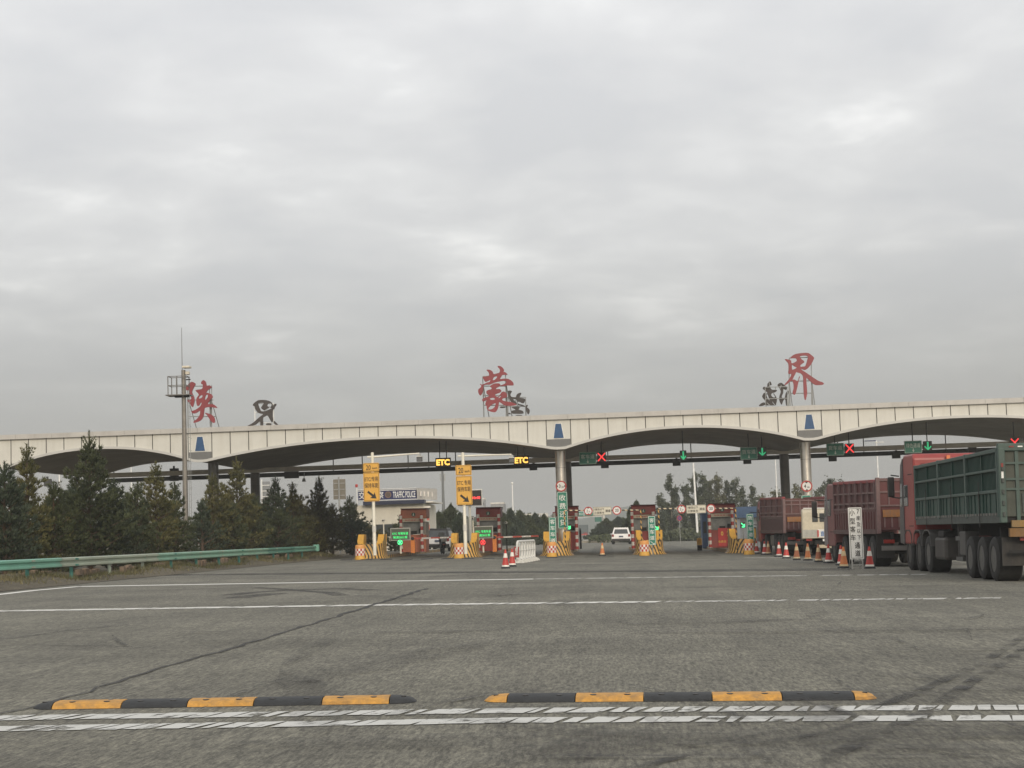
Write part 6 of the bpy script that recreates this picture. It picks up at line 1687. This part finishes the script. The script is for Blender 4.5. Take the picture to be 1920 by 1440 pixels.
# ============================================================ TREES
def tuft(mb, p, d, L, w, n, rng):
    d = d.normalized(); a = d.orthogonal().normalized(); b = d.cross(a)
    for k in range(n):
        t = 2 * PI * k / n + rng.uniform(-.4, .4); sp = rng.uniform(.25, .95)
        e = (d + (a * math.cos(t) + b * math.sin(t)) * sp).normalized()
        s = e.cross(Vector((rng.uniform(-1, 1), rng.uniform(-1, 1), rng.uniform(-1, 1)))).normalized() * w * .5
        q = p + e * L * rng.uniform(.75, 1.15)
        mb.add([p - s, p + s, q], [(0, 1, 2)])
def pine_mesh(h, r, seed, dens=1.0, low=.04, bushy=1.0):
    rng = random.Random(seed); cr = MB(); tr = MB()
    tr.tube((0, 0, -.3), (0, 0, h * .55), .085 + .008 * h, .05, 8).tube((0, 0, h * .55), (0, 0, h * .96), .05, .015, 6)
    nw = int(h * 3.4)
    for k in range(nw):
        f = low + (1 - low) * (k + rng.uniform(-.3, .3)) / nw
        f = min(.985, max(.03, f)); z = h * .90 * f
        rad = r * min(1, (1 - f) ** .72 * 1.35) * min(1, .66 + f * 1.9) * rng.uniform(.85, 1.12)
        nb = rng.randint(5, 7) if f < .85 else 5
        off = rng.uniform(0, 2 * PI)
        for j in range(nb):
            a = off + 2 * PI * j / nb + rng.uniform(-.3, .3)
            if rng.random() < .10: continue
            L = max(.12, rad * rng.uniform(.6, 1.18) * (1 + .22 * math.sin(a + seed)))
            up = .22 + .75 * f + rng.uniform(-.1, .15)
            dr = Vector((math.cos(a), math.sin(a), up)).normalized()
            p0 = Vector((0, 0, z)); p1 = p0 + dr * L
            if L > .45: tr.tube(p0, p0 + dr * L * .8, .018 + .010 * L, .006, 4, cap=False)
            ns = max(3, int(L * 13 * dens))
            for q in range(ns):
                u = .22 + .78 * (q + rng.random()) / ns
                sp = .34 * L * (1.08 - u) + .09
                side = Vector((-math.sin(a), math.cos(a), 0)) * rng.uniform(-1, 1) * sp + Vector((0, 0, rng.uniform(-.4, .8) * sp))
                p = p0 + dr * L * u + side
                tuft(cr, p, dr + Vector((0, 0, .55)) + side * 1.2, rng.uniform(.14, .23) * bushy, .055 * bushy, 8, rng)
            for q in range(2):   # upright candle at the tip
                tuft(cr, p1 + Vector((0, 0, q * .07)), Vector((dr.x * .3, dr.y * .3, 1)), .19, .045, 7, rng)
    for k in range(13):   # leader
        tuft(cr, Vector((0, 0, h * .86 + k * h * .0115)), Vector((0, 0, 1)), .13, .035, 7, rng)
    for lv, LL in ((.865, .36), (.90, .22)):
        for j in range(5):
            a = 2 * PI * j / 5 + rng.random(); L = (LL + .02 * h) * rng.uniform(.8, 1.2)
            for q in range(6): tuft(cr, Vector((math.cos(a) * .55 * L * q / 5, math.sin(a) * .55 * L * q / 5, h * lv + L * .9 * (q / 5) ** 1.3)), Vector((math.cos(a) * .35, math.sin(a) * .35, 1)), .12, .035, 6, rng)
    return cr, tr
def pine(px, py, Y, r, seed, m, lab, grp, dens=1.0, low=.04, bushy=1.0, name='pine_tree', cat='tree'):
    a = at(px, py, Y); g = gz(a.x) - .02
    t = thing(name, lab, cat, (a.x, Y, g), 0, grp)
    cr, tr = pine_mesh(a.z - g, r, seed, dens, low, bushy)
    cr.build('crown', m, t, fix=False); tr.build('trunk', BARK, t, smooth=True)
    return t
PG = 'pine trees behind the guardrail'
for i, (px, py, Y, r, m, lab) in enumerate((
    (50, 834, 57.5, 1.10, PINEO, 'slender olive pine at the far left with a spiky leader against the canopy'),
    (8, 868, 55.5, 1.25, PINEB, 'blue green pine cut by the left picture edge'),
    (100, 905, 59.0, 1.10, PINE, 'short dark pine between the slender olive pine and the largest pine'),
    (167, 810, 65.0, 1.75, PINE, 'largest pine with a tall spiky tip over the canopy panels'),
    (213, 900, 66.0, 1.25, PINEB, 'dense blue green pine just right of the largest pine'),
    (258, 905, 69.5, 1.25, PINE, 'low dark pine left of the narrow topped pine'),
    (292, 866, 73.0, 1.30, PINEO, 'narrow topped olive pine left of the steel mast'),
    (327, 905, 77.0, 1.05, PINE, 'short dark pine touching the steel mast'),
    (398, 888, 84.5, 1.30, PINEO, 'olive pine right of the steel mast at the front canopy column'),
    (378, 940, 82.0, 1.10, PINEB, 'low blue green pine just right of the gap beside the mast'),
    (443, 858, 90.0, 1.60, PINEO, 'tall olive pine between the two left canopy columns'),
    (436, 945, 85.5, 1.30, PINE, 'low dark pine in front of the left canopy columns'),
    (478, 930, 92.5, 1.40, PINE, 'dark bushy pine in front of the rear left column'),
    (516, 893, 98.5, 1.20, PINEB, 'dark blue green pine with a pointed top right of the rear left column'),
    (548, 905, 101.5, 1.30, PINEO, 'olive yellow pine left of the small hanging lamp'),
    (520, 955, 95.0, 1.50, PINE, 'low dark pine near the middle of the guardrail'),
    (572, 950, 105.5, 1.50, PINEO, 'wide olive pine near the end of the guardrail'),
    (598, 891, 113.0, 1.35, PINEO, 'pointed olive pine left of the brown sign back'),
    (622, 945, 115.0, 1.60, PINEO, 'olive green pine below the brown sign back'),
    (655, 930, 121.5, 1.75, PINE, 'dark rounded pine right of the brown sign back'),
    (690, 985, 124.0, 1.30, PINEO, 'low olive pine behind the left white sign pole'),
    (660, 975, 117.5, 1.2, PINEB, 'low blue green pine left of the first striped island'),
    (740, 985, 128.0, 1.10, PINE, 'small dark pine behind the left green text board'),
    (752, 968, 131.0, .9, PINE, 'narrow dark pine against the police building wall'))):
    pine(px, py, Y, r, 100 + i, m, lab, PG, dens=1.25 if r > 1.2 else 1.15)

# second row filling the strip behind
for i, (px, py, Y, r) in enumerate(((28, 915, 66, 1.7), (92, 930, 64, 1.6), (135, 905, 69, 1.8), (238, 925, 77, 1.7), (312, 945, 84, 1.3), (418, 930, 93, 1.8), (462, 925, 98, 1.7), (497, 935, 106, 1.8), (545, 930, 113, 1.9), (590, 945, 122, 2.0))):
    pine(px, py, Y, r, 200 + i, (PINE, PINEO, PINEB)[i % 3], 'low bushy pine of the back row, %s from the left' % ['first', 'second', 'third', 'fourth', 'fifth', 'sixth', 'seventh', 'eighth', 'ninth', 'tenth'][i], 'back row of low pines', dens=1.0, bushy=1.15)

# coarser trees far off
def far_conifer(px, py, Y, r, seed, m, lab, grp):
    a = at(px, py, Y); g = gz(a.x) - .05; h = a.z - g; rng = random.Random(seed)
    r *= 1.4; t = thing('conifer', lab, 'tree', (a.x, Y, g), 0, grp); cr = MB()
    n = int(950 * r * h / 6)
    sz = .11 * Y / 150
    for k in range(n):
        f = rng.random() ** 1.1; rr_ = r * (1 - f) ** .95 * math.sqrt(rng.random()) * (1 + .3 * math.sin(16 * f + seed)); ang = rng.uniform(0, 2 * PI)
        p = Vector((rr_ * math.cos(ang), rr_ * math.sin(ang), h * (.02 + .95 * f)))
        tuft(cr, p, Vector((math.cos(ang), math.sin(ang), .9)), sz * 1.8, sz * .8, 5, rng)
    for k in range(12):
        q = Vector((0, 0, h * (.87 + .011 * k))); w = .05
        cr.add([q - Vector((w, 0, 0)), q + Vector((w, 0, 0)), q + Vector((rng.uniform(-.15, .15), 0, .35))], [(0, 1, 2)])
    for k in range(int(9 * r)):
        a_ = rng.uniform(0, 2 * PI); f = rng.uniform(.45, .9); rr_ = r * (1 - f) ** .95; q = Vector((rr_ * math.cos(a_), rr_ * math.sin(a_), h * f * .97))
        for u in range(5): tuft(cr, q + Vector((0, 0, .11 * u)), Vector((0, 0, 1)), sz, sz * .5, 4, rng)
    cr.build('crown', m, t, fix=False); MB().tube((0, 0, -.2), (0, 0, h * .9), .12, .03, 6).build('trunk', BARK, t)
k = 0
for px, py, Y, r, lab in ((806, 968, 158, 1.6, 'dark conifer at the right wall of the police building'), (822, 960, 162, 1.9, 'dark conifer below the phone mast'), (845, 946, 165, 2.2, 'tall dark conifer left of the right white sign pole'),
        (862, 962, 160, 1.8, 'dark conifer just behind the right white sign pole'), (880, 978, 165, 1.7, 'low conifer below the clock board'),
        (943, 962, 185, 1.6, 'conifer just right of the second toll booth'), (957, 955, 188, 2.0, 'conifer at the foot of the white lamp pole with a round head'), (975, 958, 192, 2.0, 'conifer first right of the round headed lamp pole'),
        (990, 967, 195, 2.0, 'conifer second right of the round headed lamp pole'), (1003, 963, 198, 2.0, 'conifer left of the gap before the centre signs'), (1020, 965, 200, 2.0, 'conifer below the far truss gantry'), (1036, 972, 204, 2.2, 'conifer behind the small green passenger lane sign'), (965, 985, 180, 2.4, 'low broad conifer behind the white plastic barriers'), (1000, 988, 184, 2.6, 'low broad conifer left of the centre column signs'),
        (1168, 972, 262, 2.2, 'conifer above the white car on its right'), (1159, 970, 258, 2.3, 'dark pointed conifer directly above the white car'), (1137, 973, 250, 2.2, 'dark pointed conifer left of the white car'), (1147, 984, 252, 2.2, 'low conifer between the two pointed ones by the white car'), (1124, 984, 248, 1.9, 'low conifer leftmost of the clump left of the white car'),
        (1193, 939, 200, 1.6, 'tall conifer behind the booth right of the white car'), (1182, 952, 203, 1.3, 'conifer showing left of the booth right of the white car'), (1206, 956, 206, 1.6, 'conifer showing right of the booth right of the white car')):
    far_conifer(px, py, Y, r, 300 + k, PINE if k % 3 else PINEB, lab, 'conifers beyond the toll booths'); k += 1
def poplar(px, py, Y, r, seed, m, lab, grp='poplars beyond the right lanes', zlow=.12, sparse=1.0):
    a = at(px, py, Y); g = gz(a.x); h = a.z - g; rng = random.Random(seed)
    t = thing('poplar_tree', lab, 'tree', (a.x, Y, g), 0, grp); cr = MB(); tr = MB()
    tr.tube((0, 0, -.2), (.05, 0, h * .92), .11, .03, 7)
    nl = int(h * 3.0)
    for k in range(nl):
        f = zlow + (.95 - zlow) * (k + rng.random()) / nl
        prof = math.sin(PI * min(1, max(0, (f - zlow) / (1.02 - zlow))) ** .75) ** .7
        a_ = rng.uniform(0, 2 * PI); L = r * prof * rng.uniform(.5, 1.1) + .12
        d = Vector((math.cos(a_), math.sin(a_), rng.uniform(.5, 1.1))).normalized(); p0 = Vector((0, 0, h * f - L * .5)); p1 = p0 + d * L
        tr.tube(p0, p1, .03, .01, 4, cap=False)
        for q in range(int((18 + 42 * L) * sparse)):
            u = rng.uniform(.25, 1.12); c = p0 + d * L * u + Vector((rng.gauss(0, .15), rng.gauss(0, .15), rng.gauss(0, .2)))
            for z_ in range(3):
                e = Vector((rng.uniform(-1, 1), rng.uniform(-1, 1), rng.uniform(-.6, 1))).normalized(); s = e.orthogonal().normalized() * rng.uniform(.065, .115); b_ = e.cross(s)
                cc = c + Vector((rng.gauss(0, .1), rng.gauss(0, .1), rng.gauss(0, .1)))
                cr.add([cc - s, cc + b_, cc + s, cc - b_], [(0, 1, 2, 3)])
    cr.build('crown', m, t, fix=False); tr.build('trunk', BARKG, t)
wd = ['first', 'second', 'third', 'fourth', 'fifth', 'sixth', 'seventh', 'eighth', 'ninth', 'tenth', 'eleventh', 'twelfth', 'thirteenth', 'fourteenth', 'fifteenth', 'sixteenth']
for i, (px, py, Y, r, m, s_) in enumerate(((1238, 925, 232, 1.0, LEAF, 1), (1256, 888, 236, 1.35, LEAF, 1.2), (1283, 905, 234, 1.0, LEAF, 1), (1301, 884, 238, 1.25, LEAF, 1.2), (1318, 885, 236, 1.15, LEAF, 1.1), (1332, 895, 240, 1.0, LEAFY, 1), (1346, 887, 236, 1.05, LEAFY, 1),
       (1364, 897, 240, .85, LEAF, .9), (1378, 892, 237, .85, LEAF, .9), (1392, 909, 240, .9, LEAF, .9), (1409, 906, 238, .9, LEAF, .8), (1425, 924, 242, 1.1, LEAFY, .7))):
    poplar(px, py, Y, r, 400 + i, m, 'poplar, %s from the left in the row behind the right booths' % wd[i], sparse=s_)
for i, (px, py, Y, r, m, s_, lab) in enumerate(((1450, 915, 200, 1.3, LEAFY, .45, 'thin crowned tree just left of the rear right column'), (1490, 903, 205, 1.3, LEAFY, .5, 'sparse tree between the two right columns'), (1503, 915, 207, 1.0, LEAF, .5, 'sparse tree directly behind the right front column'),
       (1538, 905, 200, 1.3, LEAF, .7, 'tree right of the right front column'), (1556, 893, 203, 1.2, LEAF, .8, 'tallest tree above the ribbed dump truck'), (1571, 896, 206, 1.1, LEAF, .6, 'tree above the ribbed dump truck, rightmost of the trees'))):
    poplar(px, py, Y, r, 430 + i, m, lab, 'trees above the queued trucks', sparse=s_)
# roadside scrub behind the right lanes and far green belts
def scrub(name, lab, x0_, x1_, Y0, Y1, h0, h1, n, m, seed, sz=.22, fz=1.0):
    rng = random.Random(seed); mb = MB()
    for k in range(n):
        y = rng.uniform(Y0, Y1); x = rng.uniform((x0_ - 1140) / F * y, (x1_ - 1140) / F * y)
        hh = h0 + (h1 - h0) * (.5 + .5 * math.sin(x * .7 * fz + seed) * math.sin(y * .31 + x * .21 * fz))
        z = hh * rng.random() ** .6
        e = Vector((rng.uniform(-1, 1), rng.uniform(-1, 1), rng.uniform(-.3, 1))).normalized(); s = e.orthogonal().normalized() * sz * rng.uniform(.6, 1.3); b_ = e.cross(s)
        p = Vector((x, y, gz(x) + z)); mb.add([p - s, p + b_, p + s, p - b_], [(0, 1, 2, 3)])
    return tag(mb.build(name, m, fix=False), lab, 'scrub', kind='stuff')
scrub('roadside_scrub', 'dull brown green scrub along the far roadside below the poplars', 1232, 1560, 210, 232, .5, 1.6, 9000, LEAF, 1)
scrub('far_scrub', 'dark scrub belt beyond the leftmost lanes', 780, 1060, 196, 216, .8, 2.0, 7000, PINE, 2)
scrub('far_wood', 'hazy wood along the horizon', -600, 1075, 520, 600, 3, 9, 12000, PINE, 3, sz=.9, fz=.2)
scrub('far_wood', 'hazy wood along the horizon behind the car lanes and the right lanes', 1180, 2600, 520, 600, 3, 8, 10000, PINE, 4, sz=.9, fz=.2)
scrub('low_hedge', 'low clipped hedge on the median left of the white car', 1104, 1150, 204, 262, .3, .95, 5200, PINE, 5, sz=.13)
# hills
mb = MB(); vs = []; fs = []; n = 160
for i in range(n + 1):
    x = -880 + 1760 * i / n
    hh = 13 + 6 * math.sin(x * .012 + 1) + 4 * math.sin(x * .031) + 2 * math.sin(x * .09)
    for y, f in ((1250, 0), (1330, .6), (1430, 1), (1700, .8)): vs.append((x, y, gz(x) + (hh * f if f else -1)))
for i in range(n):
    for j in range(3): a = 4 * i + j; fs.append((a, a + 4, a + 5, a + 1))
mb.add(vs, fs); struct(mb.build('hills', mat('hill_green', (.07, .08, .05), .9, var=.3, scale=.02), smooth=True, fix=False))

# ============================================================ HAZE
hz = MB().box((0, 1217, 1.5), (1850, 2590, 40.0)).build('haze', [], fix=True)
tag(hz, 'thin pale haze over the whole plaza', 'haze', kind='stuff')
m = bpy.data.materials.new('haze_air'); m.use_nodes = True; nt2 = m.node_tree; nt2.nodes.clear()
o_ = nt2.nodes.new('ShaderNodeOutputMaterial'); pv = nt2.nodes.new('ShaderNodeVolumePrincipled')
pv.inputs['Color'].default_value = (.86, .88, .88, 1); pv.inputs['Density'].default_value = 0.00050; pv.inputs['Anisotropy'].default_value = .3
nt2.links.new(pv.outputs[0], o_.inputs['Volume'])
hz.data.materials.append(m)
scene.cycles.volume_bounces = 1
